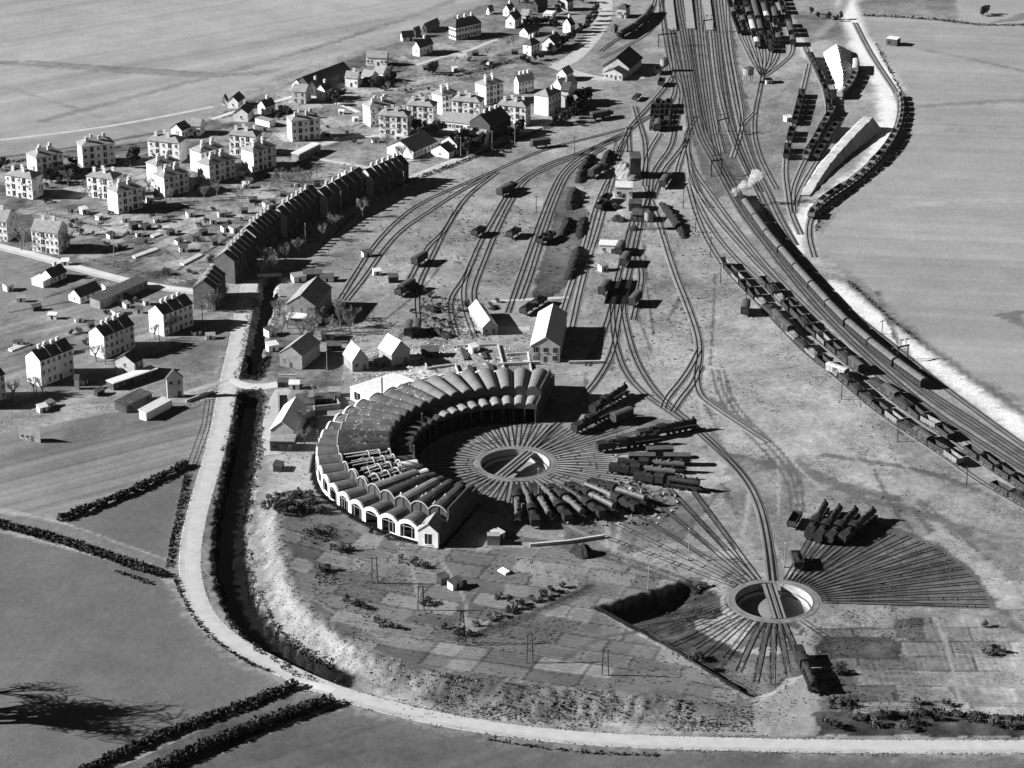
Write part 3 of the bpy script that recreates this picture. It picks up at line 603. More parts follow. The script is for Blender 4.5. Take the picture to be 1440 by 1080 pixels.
bld('school_shed', 'long flat-roofed shed with a row of windows by the sports ground', 'shed', (421,217.5),(451,202.5), 4, 3.2, 'flat', 0, GREYW, TILEW, True, (8,1), (0,0))
bld('school', 'long low school wing with a grey roof and a row of white piers', 'school', (619,169.5),(688.6,177), 9, 4, 'gx', 3, WHITE, TILE, True, (13,1), (0,0), wsz=(1.3,1.7), group='school buildings')
bld('school', 'lower front school wing with tall windows', 'school', (655,191.5),(681,194),7, 4, 'gx', 2.6, WHITE, TILE, True, (6,1), (0,0), wsz=(1.3,1.7), group='school buildings')
bld('school', 'high dark cross wing at the right end of the school', 'school', (689,177),(718,165), 11, 7.5, 'gx', 4, DARKW, TILED, True, (6,2), (0,0), 3, wsz=(1.3,1.7), group='school buildings')
bld('hall', 'large hall with a broad plain grey roof beside the school', 'hall', (581.4,213.5),(615,198.5), 14, 3.2, 'gx', 3.6, WHITE, TILED, True, (7,1), (0,0))
bld('workshop', 'low white-gabled workshop in front of the large hall', 'workshop', (631,214.5),(643,208.5),(594,216), 2.8, 'gx', 2.6, WHITE, TILED, True, (2,1), (1,0))
bld('workshop', 'grey-gabled workshop hidden behind dark trees by the road', 'workshop', (642.5,203.5),(668,194),(615.4,200), 4.6, 'gx', 3, CREAM, TILED, True, (3,1), (0,0), 1)
house('white-gabled cottage at the left end of the long dark barn', (423.6,120),(431,117),(411,117.5), 3, ch=0, win=(1,1))
bld('barn', 'long black-roofed barn beside the fields', 'barn', (436,121),(494,99.5), 9, 3.4, 'gx', 3.6, DARKW, TILED, True, (6,1), (0,0))
house('cream house with a grey roof at the lane junction', (411,128),(430,129.4),(441,123), 5.8, ch=0, rm=TILE, win=(2,2), endwin=(0,1), wall=CREAM)
house('narrow white house with a dark roof behind the lane junction', (457,127),(467,122.5),(448.6,123.5), 5, win=(2,1))
house('small house with a black roof between the barn and the junction', (444,122),(452,118),(435,120), 4.5, wall=DARKW)
house('square white house with a grey roof left of the dark garden trees', (485.4,108.5),(502.8,110),(512,106.5), 4.6, rm=TILE, ch=1)
house('grey-roofed house in the middle of the villa group', (508,106.5),(522,109),(531,104.5), 4, rm=TILE, ch=0, win=(2,1))
house('grey-roofed house at the right of the villa group', (525,101),(539,103.4),(549,100.5), 4.5, rm=TILE, ch=0, win=(2,1))
house('long white house behind the villa group', (515,80),(543.8,81.2),(557.6,77.5), 4.4, rm=TILE, ch=0, win=(6,1), endwin=(0,1))
house('white-gabled house with a dark roof below the large school', (590,67),(609,60),(576,66.8), 4.6, win=(4,1), rise=2.8)
bld('school', 'large school with a white end and a long window front by the fields', 'school', (641,40),(676.7,32.4),(618,39.8), 6.2, 'hip', 4, WHITE, TILED, True, (9,2), (4,0), 3, group='school buildings', wsz=(1.2,1.6))
house('tall white gable facing left beside the far lane', (724,28),(733,22),(708,28.6), 4.6, rise=3, win=(2,1))
house('white house just behind the tall white gable', (731.5,21),(742,22),(748,18), 3.6, rm=TILE, ch=0)
house('low white-gabled shed with a long dark roof', (742,46.5),(758,41),(727,45.5), 2.4, ch=0, win=(2,1))
house('white-ended house with two dark roofs by the road hedge', (747,64.6),(759,60),(731.5,64), 5, ch=2, win=(3,2), roof='hip', rise=3)
house('small dark-roofed farm building beside the far school, left one', (566,52),(582,50.5),(561,50), 2.4, ch=0, win=(2,1))
house('small dark-roofed farm building beside the far school, right one', (585,46),(592,43.5),(580,45), 2.6, ch=0, win=(1,1), wall=DARKW)
house('dark shed with a low roof behind the large school', (600,40),(618,32),(597,38), 2.4, ch=0, win=(2,1), wall=DARKW)
house('lone tiny hut in the far field', (688,15),(694,13),(683,14.5), 2.2, ch=0, win=(0,1))
house('white house at the bend of the tree-lined road', (802,35),(808,33),(788,34), 4.6, rise=3)
house('gabled house with pale verges beside the road trees', (779.6,61.5),(791,54),(765,58), 4, rise=3)
house('flat white box house behind the far tree belt', (763.5,19.5),(776.5,20.5), 7, 3, 'flat', 0, ch=0, rm=TILEW)
house('small grey house at the top edge beside the road', (798,3),(806,0),(786,1), 5, wall=CREAM)
house('dark roofed house at the top edge above the villas', (756,8),(770,2),(748,6), 4, wall=DARKW)
house('house with a low white front beside the station approach', (716,14),(724,11),(706,13), 3.6)
bld('goods_shed', 'great gabled goods shed, one roof slope bright and the other black', 'goods shed', (848,92),(884,95.5),(895.7,79.5), 4.6, 'gy', 4.6, CREAM, TILED, True, (0,1), (0,0), over=.8)
bld('goods_office', 'low white office with a dark gabled roof before the goods shed', 'office', (850,101.5),(875,104.5),(880,99), 3.2, 'gy', 2, CREAM, TILED, True, (4,1), (0,0))
house('house with one bright and one black roof slope by the station road', (783,103),(796,105),(800,99), 3.5, 'gy', 2.5, rm=TILE, ch=0)
house('pale house whose roof slope shines behind the narrow house', (778,118),(789,122),(800,113), 4, 'gy', 3, rm=TILEW, ch=0, win=(2,1))
bld('station_building', 'small station building near the top edge beside the tracks', 'station', (868,12),(880,13),(884,8), 5, 'hip', 2, CREAM, TILED, True, (4,1), (0,0))
bld('signal_hut', 'small dark hut between road and the curved coach train', 'hut', (864,38),(869,37), 3, 3.2, 'hip', 1.2, DARKW, TILED, True, (1,1), (0,0))
# the terraces down the street, shade on their long fronts painted in dark
GT = 'terraced blocks stepping along the street'
def terrace(label, a, b, c, h, n, **k):
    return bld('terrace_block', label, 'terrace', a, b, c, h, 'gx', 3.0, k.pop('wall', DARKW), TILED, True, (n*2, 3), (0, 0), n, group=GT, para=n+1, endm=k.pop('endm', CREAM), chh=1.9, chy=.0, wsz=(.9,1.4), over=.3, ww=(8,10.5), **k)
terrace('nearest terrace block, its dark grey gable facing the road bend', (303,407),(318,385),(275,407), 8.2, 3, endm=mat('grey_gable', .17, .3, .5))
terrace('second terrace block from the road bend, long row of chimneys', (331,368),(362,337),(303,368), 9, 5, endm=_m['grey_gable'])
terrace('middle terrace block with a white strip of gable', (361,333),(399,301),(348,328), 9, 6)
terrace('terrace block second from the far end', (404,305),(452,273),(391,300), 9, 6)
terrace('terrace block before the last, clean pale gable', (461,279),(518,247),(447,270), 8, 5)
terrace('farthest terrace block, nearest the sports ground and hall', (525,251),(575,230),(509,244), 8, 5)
GW = 'tall white-gabled houses of the left row'
def rowh(label, a, b, c, h): return bld('row_house', label, 'house', a, b, c, h, 'gx', 2.7, WHITE, TILED, True, (6, 3), (0, 0), 4, group=GW, para=3, chh=1.6, chy=.05, wsz=(.9,1.4), ww=(7.5,9.5))
rowh('white-gabled row house nearest the camera, fully in view', (59,507.6),(104.6,490),(33,506.7), 9.6)
rowh('middle white-gabled row house, small cream cottage in front', (148,473),(190,456),(123,471.5), 8.7)
rowh('white-gabled row house nearest the road and terraces', (231,442.6),(272,426.5),(207,441.7), 8.4)
rowh('row house cut off by the left edge of the photograph', (-36,543),(9,526),(-60,540), 8.8)
house('cream gabled cottage in front of the middle row house', (190,511),(202,503),(161,507), 5.2, wall=CREAM, win=(2,2), ch=0, group='cottages and sheds of the left row')
bld('long_shed', 'long low shed with a pale flat roof beside the cream cottage', 'shed', (160,540),(222,519), 4, 2.4, 'flat', 0, DARKW, TILEW, True, (6,1), (0,0), group='cottages and sheds of the left row')
house('two-storey roadside house with bright and dark roof slopes', (236,533),(258,530.5),(270,527), 7, 'gy', 3, CREAM, TILED, win=(2,2), endwin=(0,1), ch=0, group='cottages and sheds of the left row')
bld('yard_shed', 'pale lean-to along the near side of the walled yard', 'shed', (206,581),(240,563), 3, 2.8, 'mono', .5, WHITE, TILEW, True, (0,1), (0,0), group='cottages and sheds of the left row')
bld('yard_shed', 'dark shed along the far side of the walled yard', 'shed', (178,571),(214,553), 5, 2.6, 'mono', .4, DARKW, TAR, True, (3,1), (0,0), group='cottages and sheds of the left row')
bld('barn', 'barn with a sunlit grey roof and white end by the open field', 'barn', (28,607),(56.5,612.5),(72,615.5), 2.6, 'gx', 2.4, CREAM, TILE, True, (4,1), (0,0))
bld('stone_hut', 'white upright hut between the nearest two row houses', 'hut', (105,533),(111,533), 2, 4, 'mono', .6, WHITE, TILED, True, (0,1), (0,0))
apt2 = lambda label, a, b, c, h: bld('apartment_block', label, 'apartment block', a, b, c, h, 'gx', 3.4, SCAR, TILE, True, (6,3), (0,0), 2, (2,), 'white apartment blocks of the railway estate', chh=1.6, ww=(8,10))
apt2('gabled block on the cross street with dark end and pitted white front', (46,324),(83,328),(105,319), 8.8)
apt2('gabled block on the cross street cut off by the left edge', (-27,308),(11,312),(31,303), 8.4)
house('small white-fronted bungalow below the cross street', (73.6,390),(94,381),(57,386), 2.6, win=(3,1), ch=1)
bld('garage', 'white lean-to garage at the corner of the bungalow', 'garage', (45,392),(61,396.5), 4, 2.4, 'mono', .4, WHITE, TILEW, True, (0,1), (0,0))
house('dark-roofed bungalow beside the long low shed', (113,418),(143,406),(96,413.5), 2.6, win=(4,1), ch=0)
bld('long_shed', 'long low shed with a white end running up to the cross street', 'shed', (141,424),(208,394),(123,422), 3, 'mono', .7, GREYW, TILED, True, (9,1), (0,0), group='cottages and sheds of the left row')
# depot buildings
GD = 'depot buildings beside the roundhouse'
def dep(name, label, a, b, c, h, roof='gy', rise=3, wall=GREYW, rm=TILE, win=(3,1), endwin=(0,0), **k): return bld(name, label, k.pop('cat', name.split('_')[-1]), a, b, c, h, roof, rise, wall, rm, True, win, endwin, k.pop('ch', 0), group=GD, **k)
dep('depot_house', 'large depot house with one grey and one black slope above the lane', (404,427),(443.6,430.5),(444,402), 7, 'gy', 3.6, GREYW, TILE, (3,2), ww=(14,22), cat='house')
dep('depot_porch', 'white-roofed porch on the front of the large depot house', (404.7,447),(430,448), 3, 3, 'mono', .7, GREYW, TILEW, (1,1), cat='porch')
dep('depot_house', 'smaller depot house by the ditch, grey slope and black slope', (393.6,496),(425,501),(430,478), 5, 'gy', 3, GREYW, TILE, (3,1), ww=(12,18), cat='house')
dep('cottage', 'cottage with a brilliant white roof slope, the left of two', (495.7,508),(518.6,504),(526,478), 4, 'gy', 4, GREYW, TILEW, (2,1), ww=(7,8))
dep('cottage', 'cottage with a brilliant white roof slope, the right of two', (551,498),(577,491),(569,470), 4.6, 'gy', 4, GREYW, TILEW, (2,1), ww=(7,8))
dep('workshop', 'gabled workshop with a white slope at the end of sidings', (678.7,460.5),(699.6,458.5),(704,428), 3, 'gy', 2.6, GREYW, TILEW, (2,1), ww=(14,22))
dep('depot_office', 'long white-roofed depot office with a windowed gable', (746.5,486),(786.7,487.5),(799,440), 6, 'gy', 3.2, CREAM, TILEW, (3,2), ww=(24,32), wsz=(1.5,1.8), cat='office')
dep('stores', 'flat-roofed white stores with two great gridded windows', (493,544.5),(533,564),(596,545), 4.4, 'flat', 0, WHITE, TILEW, (2,1), wsz=(3.4,2.6), door=False, ww=(12,24), cat='stores')
dep('lane_house', 'house beside the ditch with a white slope and a black slope', (381,604),(413,606),(417,560), 4, 'gy', 3, CREAM, TILEW, (2,1), ww=(14,20), cat='house')
dep('lane_shed', 'flat-roofed shed in front of the ditch-side house', (380,621),(414,621.5), 5.5, 3.4, 'flat', 0, DARKW, TILE, (3,1), cat='shed')
dep('roof_light_hut', 'low grey-roofed outhouse between the two depot houses', (452,470),(470,470), 4, 2.4, 'mono', .5, GREYW, TILE, (1,1), cat='hut')
dep('lamp_hut', 'white hut with a pale canopy beside the long ash pits', (842,345),(868,346), 6, 3.2, 'flat', 0, WHITE, TILEW, (2,1), cat='hut')
dep('pump_house', 'white pump house with a tall door below the coal stage', (865,264),(889,264.5), 8, 4.6, 'flat', 0, WHITE, CONC, (3,1), cat='pump house')
dep('coal_stage', 'dark coaling stage tower above the pale heap', (886,224),(901,224), 9, 9, 'flat', 0, DARKW, TAR, (1,2), cat='tower')
dep('sand_house', 'low dark sand house beside the coal stage', (884,287),(902,287.5), 6, 3, 'flat', 0, DARKW, TAR, (2,1), cat='shed')
dep('sand_house', 'black shed beside the running lines below the coal stage', (888,302),(910,303), 6, 3, 'mono', .6, DARKW, TAR, (2,1), cat='shed')
dep('field_house', 'small pale building alone in the right field', (1246,54),(1261,56), 5, 3.4, 'flat', 0, DARKW, TILEW, (2,1), cat='hut')
# little huts and frames in the gardens
hut_protos = {}
def hut(label, px, py, l=3, w=2.4, h=2.2, rot=20, light=True, group='garden huts'):
    x, y, z = at(px, py); o = empty('garden_hut', (x, y, z), R(rot)); tag(o, label, 'hut', group)
    k = (l, w, h, light)
    if k not in hut_protos:
        a = MB(); a.prism([(-w/2,-.2),(w/2,-.2),(w/2,h),(-w/2,h-.5)], -l/2, l/2); a.box(-.4, .4, -w/2-.03, -w/2+.03, 0, 1.6, 1)
        b = MB(); b.prism([(-w/2-.2,h-.5),(w/2+.2,h+.08),(w/2+.2,h+.18),(-w/2-.2,h-.4)], -l/2-.2, l/2+.2)
        hut_protos[k] = (a.mesh('wall', [WHITE if light else TIMBER, PANE]), b.mesh('roof', TILEW if light else TILED))
    link('wall', hut_protos[k][0], o); rm_ = random.choice((TILEW, TILE, TILE, TILED)) if light else TILED; rk = (k, rm_.name)
    if rk not in hut_protos: c_ = hut_protos[k][1].copy(); c_.materials[0] = rm_; hut_protos[rk] = c_
    link('roof', hut_protos[rk], o)
hl = [(118,300,'beside the block with the brilliant end'),(92,372,'by the dark bush on the cross street'),(211,285,'below the front twin block'),(346,264,'below the block beside the school shed'),(102,298,'in the grass right of the wide front'),
      (258,353,'between two cold frames'),(317,325,'beside the longest terrace'),(300,314,'with a pale roof near the terrace'),(329,326,'just left of the middle terrace'),(188,322,'in the allotment behind the cross street block'),(420,262,'behind the second farthest terrace'),
      (232,245,'on the lawn of the front twin block'),(486,250,'behind the farthest terrace but one'),(178,312,'at the head of the allotment path'),(150,408,'beside the long low shed'),(165,442,'behind the middle row house'),(95,496,'behind the nearest row house'),(60,578,'by the barn'),
      (12,408,'at the left edge below the bungalow'),(383,492,'at the ditch near the smaller depot house'),(380,471,'with a bright top by the ditch'),(553,396,'beside the outer siding'),(530,386,'above the outer siding bend'),(516,360,'with pale stuff by the upper siding'),(432,576,'in the dark garden by the stores'),
      (640,826,'alone in the middle of the allotments'),(623,820,'with a black side in the allotments'),(700,757,'squat and grey by the pavilion shadow'),(848,380,'on the ash-pit side'),(666,495,'with a white top among the ash rubble'),(1108,170,'among the right-hand coal wagons'),(1080,117,'with a white top by the yard throat')]
for i, (px, py, s) in enumerate(hl):
    hut('small %s hut %s' % ('dark' if i in (9,21,26) else 'pale', s), px, py, random.uniform(2.4,4), random.uniform(2,3), random.uniform(2,2.8), random.uniform(0,50), i not in (9,21,26))
sheds = [(140,308),(156,334),(170,350),(196,332),(206,322),(222,312),(240,330),(252,342),(268,304),(286,330),(302,344),(312,304),(344,300),(356,284),(374,290),(398,276),(408,300),(426,284),(446,262),(466,252),(84,388),(30,424),(52,436),(74,448),(112,452),(128,460),(178,432),(196,440),(206,428),(118,410),(186,404),(26,486),(70,572),(118,540),(140,555),(276,470),(296,476),(560,196),(528,200),(500,170),(480,160),(600,98),(640,100),(690,90),(668,78),(724,76)]
sheds.sort()
for i, (px, py) in enumerate(sheds):
    li = random.random() < .6; hut('%s shed, %s from the left among the scattered garden sheds' % ('tiny pale' if li else 'tiny dark', nth(i)), px, py, random.choice((2, 2.6, 3.2)), random.choice((1.8, 2.2)), random.choice((1.8, 2.1)), random.uniform(-10, 60), li, 'scattered garden sheds')
def frame_(label, p, q):
    A, B = Vector(at(*p)), Vector(at(*q)); d = B-A; o = empty('cold_frame', (A+B)/2, math.atan2(d.y, d.x)); tag(o, label, 'cold frame', 'long white cold frames')
    L = d.length; mb = MB(); mb.prism([(-.9,0),(.9,0),(.9,.8),(-.9,.45)], -L/2, L/2); mb.build('box', WHITE, o)
    mb = MB(); n = max(3, int(L/1.6))
    for i in range(n): mb.prism([(-.92,.47),(.92,.84),(.92,.9),(-.92,.53)], -L/2+L*i/n+.1, -L/2+L*(i+1)/n-.1)
    mb.build('glazing', TILEW, o)
frame_('smooth long white cold frame in the estate allotments', (188,363),(221,351)); frame_('toothed white cold frame near the nearest terrace', (256,373),(283,359)); frame_('short white cold frame below the allotment path', (214,334),(225,330))
frame_('thin pale cold frame in the lower allotments', (703,802),(714,808)); frame_('white frame behind the nearest row house', (14,494),(40,484))
# garden and yard walls
def wall(label, pts, h=1.6, m=WHITE, name='garden_wall', cat='wall', t=.3):
    P = W(pts); mb = MB(); z = terr(P[:, 0], P[:, 1])
    sweep(mb, P, [(-t/2, -.3), (t/2, -.3), (t/2, h), (-t/2, h)], z, 0); sweep(mb, P, [(-t/2-.08, h+.003), (t/2+.08, h+.003), (t/2+.08, h+.12), (-t/2-.08, h+.12)], z, 0); tag(mb.build(name, m), label, cat, None, 'thing')
wall('white wall along the near side of the walled yard', [(204,590),(242,571)], 1.8); wall('low wall along the road edge of the roadside house', [(262,566),(300,552)], .9, CREAM)
wall('low grey stub of the ruined outer wall below the locomotives', [(745,769),(800,764),(850,756)], .9, CREAM, 'ruined_wall', 'ruined wall', .6); wall('short grey block of masonry beside the pavilion shadow', [(685,765),(703,765)], 3, GREYW, 'masonry_block', 'masonry', 2.5)
wall('pale retaining wall on the street before the terraces', [(362,389),(396,388)], 1.0, CREAM); wall('garden wall across the lane below the smaller depot house', [(392,531),(418,532)], 1.2, CREAM)

# the clutter of outhouses, yards and broken walls between the ditch and the roundhouse
oh = [(432,574,4.5,3.4,2.8,10,0,'with a black side in the dark yard'),(424,566,3,2.6,2.4,10,1,'pale, behind the dark yard'),(455,566,6,3.5,2.6,5,0,'low and long left of the gridded stores'),(470,556,4,3,2.4,5,1,'pale, at the corner of the gridded stores'),(398,543,3.4,2.6,2.4,0,0,'by the lane junction, left one'),(414,546,3.4,2.6,2.4,0,1,'by the lane junction, right one'),
      (440,600,3,2.6,2.6,30,0,'in the black shadow of the ditch-side house'),(392,660,4,2.6,2.2,80,0,'at the end of the paved yard'),(408,455,3,2.4,2.4,0,1,'against the porch of the large depot house'),(470,492,5,3,2.6,0,0,'between the smaller depot house and the cottages'),(536,515,4,3,2.4,35,0,'behind the right white-roofed cottage'),(605,500,6,4,2.8,0,0,'black, right of the right white-roofed cottage'),
      (420,395,5,3.4,2.8,25,1,'above the large depot house'),(440,392,7,3.6,3,5,0,'dark, above the large depot house'),(460,395,5,3,2.4,5,1,'pale, at the top of the depot lane'),(482,440,5,3.4,2.6,0,0,'dark, at the right of the large depot house'),(455,452,4,3,2.4,0,1,'pale, under the large depot house shadow')]
for px, py, l, w_, h_, r_, li, s_ in oh: hut('outhouse '+s_, px, py, l, w_, h_, r_, bool(li), 'depot outhouses')
for pts, h_, s_ in (([(442,556),(470,560),(478,574),(440,578)],1.6,'broken walls round the dark yard left of the stores'),([(425,585),(442,584),(442,566)],1.8,'roofless wall corner in the dark yard'),([(600,520),(640,514),(646,530),(606,538)],.7,'low foundation outline left of the sleeper stacks'),([(642,488),(700,486),(712,534)],.6,'low foundation outline round the sleeper stacks'),
     ([(712,500),(742,498),(748,528),(716,532)],.7,'low foundation outline left of the depot office'),([(560,508),(596,504),(600,520)],.8,'broken wall behind the right white-roofed cottage'),([(392,556),(392,600)],1.2,'yard wall along the ditch-side house'),([(560,528),(600,545)],.7,'broken wall behind the vaults'),([(700,515),(760,512)],1.0,'long low wall before the depot office'),([(800,512),(850,511)],1.0,'long low wall right of the depot office')):
    wall(s_, pts, h_, CREAM if h_ < 1.1 else GREYW, 'ruined_wall', 'ruined wall', .45)
# ---------------------------------------------------------------- roundhouse and turntables
def arch(hw, rise, n=8):
    rr = (hw*hw+rise*rise)/(2*rise); a = math.asin(min(1, hw/rr))
    if rise > hw: a = math.pi-a
    return [(rr*math.sin(-a+2*a*k/n), rr*math.cos(-a+2*a*k/n)-rr+rise) for k in range(n+1)]
RH = empty('roundhouse', (T1[0], T1[1], 0)); tag(RH, 'great ruined locomotive roundhouse with barrel-vaulted bays curving round the turntable', 'roundhouse')
def pol(r, off, a): # off tangential (right when looking outward)
    c, s = math.cos(a), math.sin(a); return (r*c+off*s, r*s-off*c)
def vault(r0, r1, a, zs0, rise, m, name, t=.22, zs1=None, hwk=.985):
    hd = math.tan(R(DA/2))*hwk; mb = MB(); zs1 = zs0 if zs1 is None else zs1; vs = []
    n = 8
    for r, zs in ((r0, zs0), (r1, zs1)):
        ou = arch(r*hd, rise, n); inn = [(p*.96, q-t) for p, q in ou]
        for p, q in ou+inn[::-1]: x, y = pol(r, p, a); vs.append((x, y, zs+q))
    k = 2*(n+1); fs = [(i, (i+1) % k, (i+1) % k+k, i+k) for i in range(k)]
    fs += [(i, k-1-i, k-2-i, i+1) for i in range(n)]; fs += [(k+i, k+i+1, k+k-2-i, k+k-1-i) for i in range(n)]
    mb.add(vs, [f[::-1] for f in fs]); return mb.build(name, m, RH)
def slab(r, a, prof, t, m, name, mb=None):
    """flat panel facing outward at radius r with outline prof (offset, z)"""
    own = mb is None; mb = mb or MB(); vs = []
    for rr in (r, r-t):
        for p, q in prof: x, y = pol(rr, p, a); vs.append((x, y, q))
    n = len(prof); mb.add(vs, [tuple(range(n)), tuple(range(2*n-1, n-1, -1))]+[(i, i+n, (i+1) % n+n, (i+1) % n) for i in range(n)])
    return mb.build(name, m, RH) if own else mb
NB = 27; CRACK = mat('cracked_felt', .085, .55, .35, .95, vor=.36); CHAR_SHADE = mat('charred_shaded_roof', .04, .6, .3, .95, vor=.3); GUT = mat('valley_gutter', .6, .35, .4); INNER = mat('inner_vault', .22, .25, .3)
for k in range(NB):
    a = R(A0+DA/2+DA*k); hd = math.tan(R(DA/2)); ruin = k in (18, 19, 20, 21); late = False
    rm = LEAD if k < 8 else (CRACK if k < 15 else CHAR_SHADE)
    if k > 7 and k not in (18, 19, 20, 21):   # pale lead gutters in the valleys between bays
        mb = MB(); b_ = a-R(DA/2); n_ = 5
        for r0, r1, zz in ((55.6, 61.6, 5.1), (39.8, 55.0, 8.32)):
            for i in range(n_):
                ra, rb_ = r0+(r1-r0)*i/n_, r0+(r1-r0)*(i+1)/n_; mb.bar((*pol(ra, 0, b_), zz), (*pol(rb_, 0, b_), zz), random.choice((.3, .45, .6)) if k < 16 else .4)
        for r in (41.5, 44, 46.5, 49, 51, 53.5): a2 = b_+R(random.uniform(.6, 3.0)); mb.bar((*pol(r, 0, b_), 8.32), (*pol(r+random.uniform(-.6, .6), 0, a2), 9.75), .3)
        if mb.v: mb.build('valley_gutter', GUT, RH)
    # outer arcade: pier-and-arch frame, sill, glazing bars
    hw = 62.4*hd*.99; ou = [(-hw, 0)]+[(p, 5.0+q) for p, q in arch(hw, 1.5)]+[(hw, 0)]
    iw = hw*.76; inn = [(-iw, .7)]+[(p, 4.5+q) for p, q in arch(iw, .9)]+[(iw, .7)]
    mb = MB(); n = len(ou); vs = []
    for rr in (62.4, 61.8):
        for p, q in ou+inn: x, y = pol(rr, p, a); vs.append((x, y, q))
    m2 = 2*n; fs = []
    for i in range(n):
        j = (i+1) % n
        fs += [(i, j, n+j, n+i), (m2+i, m2+n+i, m2+n+j, m2+j), (i, m2+i, m2+j, j), (n+i, n+j, m2+n+j, m2+n+i)]
    mb.add(vs, fs); mb.build('arcade_arch', WHITE, RH)
    mb = MB()
    for p in (-iw*.55, -.0, iw*.55):
        if (p != 0 and random.random() < .8) or (p == 0 and k % 3 == 0): slab(62.2, a, [(p-.09, 1.1), (p+.09, 1.1), (p+.09, 5.2), (p-.09, 5.2)], .2, IRON, '', mb)
    slab(62.2, a, [(-iw, 4.2), (iw, 4.2), (iw, 4.36), (-iw, 4.36)], .19, IRON, '', mb); mb.build('glazing_bars', GREYW, RH)
    vault(61.7, 55.6, a, 5.0, 1.25 if k < 14 else 1.75, rm if k < 14 else mat('sooted_annex_roof', .095, .45, .4), 'annex_roof')
    if not late:
        hw = 55.4*hd*.99; slab(55.4, a, [(-hw, 0), (hw, 0), (hw, 8.2)]+[(p, 8.2+q) for p, q in arch(hw, 1.7)][::-1][1:-1]+[(-hw, 8.2)], .3, DARKW, 'clerestory_panel')  # dark panel; in the framed bays it paints the shade of open holes
        if k > 12:
            mb = MB(); pr = arch(hw, 1.7)
            for (p, q), (p2, q2) in zip(pr[:-1], pr[1:]): mb.bar((*pol(55.6, p, a), 8.2+q), (*pol(55.6, p2, a), 8.2+q2), .26)
            for f in (-.99, 0, .99): mb.bar((*pol(55.6, f*hw, a), 5.2), (*pol(55.6, f*hw, a), 8.3+(1.6 if f == 0 else 0)), .26)
            mb.build('clerestory_frame', CREAM, RH)
    if ruin:
        mb = MB(); hdm = hd*.98
        for r in (55, 51, 47, 43.5, 40.2):
            if random.random() < .2: continue
            pr = arch(r*hdm, 1.7); n_ = len(pr) if random.random() < .6 else random.randint(4, 7)
            for (p, q), (p2, q2) in list(zip(pr[:-1], pr[1:]))[:n_]:
                mb.bar((*pol(r, p, a), 8.2+q), (*pol(r, p2, a), 8.2+q2), .3)
        for f in (-.98, -.5, 0, .5, .98):
            r0, r1 = 40.2+random.uniform(0, 6)*(f != -.98), 55-random.uniform(0, 5)
            zz = 8.2+1.7*(1-f*f); mb.bar((*pol(r0, r0*hd*f, a), zz), (*pol(r1, r1*hd*f, a), zz-random.uniform(0, .8)), .28)
        for _ in range(7):
            r = random.uniform(40, 55); p = random.uniform(-2.4, 2.4); mb.bar((*pol(r, p, a), random.uniform(.5, 8)), (*pol(r+random.uniform(-5, 5), p+random.uniform(-2, 2), a), random.uniform(0, 8)), .22)
        for p in (-2.2, 2.2):
            for r in (41, 48, 55): mb.bar((*pol(r, p, a), 0), (*pol(r, p, a), 8.3), .38)
        mb.build('bare_roof_frame', CREAM, RH)
    elif not late:
        vault(55.2, 39.6, a, 8.2, 1.75, LEAD if k in (22, 24) else rm, 'main_vault'); hw = 39.6*hd*.985
        slab(39.5, a, [(-hw, 6.2), (hw, 6.2), (hw, 8.2)]+[(p, 8.2+q) for p, q in arch(hw, 1.6)][::-1][1:-1]+[(-hw, 8.2)], .25, DARKW, 'front_wall')
    if not late:
        vault(39.2, 32.6, a, 5.6, 1.25, INNER if k < 9 else (TILEW if k in (19, 21) else CHAR_SHADE), 'inner_vault')  # left inner vaults coloured dark for the shadow of the main hall
        hw = 32.6*hd*.985; mb = MB()
        slab(32.5, a, [(-hw, 4.9), (hw, 4.9), (hw, 5.6)]+[(p, 5.6+q) for p, q in arch(hw, 1.15)][::-1][1:-1]+[(-hw, 5.6)], .2, DARKW, '', mb)
        for s in (-1, 1): slab(32.5, a, [(s*hw-.16, 0), (s*hw+.16, 0), (s*hw+.16, 4.9), (s*hw-.16, 4.9)], .3, DARKW, '', mb)
        mb.build('door_frame', DARKW, RH)
for a, r0, r1 in ((A0-.3, 32.4, 62.3), (A0+DA*27+.3, 32.4, 62.3)):
    mb = MB(); vs = []; pr = [(r0, 0), (r1, 0), (r1, 5.2), (55.8, 6.4), (55.6, 9.6), (39.6, 9.6), (39.2, 6.6), (r0, 6.4)]
    for off in (-.25, .25):
        for r, z in pr: x, y = pol(r, off, R(a)); vs.append((x, y, z))
    n = len(pr); mb.add(vs, [tuple(range(n)), tuple(range(2*n-1, n-1, -1))]+[(i, i+n, (i+1) % n+n, (i+1) % n) for i in range(n)]); mb.build('end_wall', DARKW, RH)
for a, r in ((A0+DA*19, 33), (A0+DA*12, 33), (A0+DA*16, 62), (A0+DA*9, 62)):
    mb = MB(); x, y = pol(r, 0, R(a)); mb.bar((x, y, 5), (x, y, 11), .5); mb.build('vent_pipe', GREYW, RH)
bld('pavilion', 'little gabled pavilion with an arched doorway closing the roundhouse', 'pavilion', (588,745.5),(616,749.5),(640,738), 5, 'gy', 2.4, WHITE, TILE, True, (1,1), (0,0), wsz=(2,3), door=False, ww=(8,11))
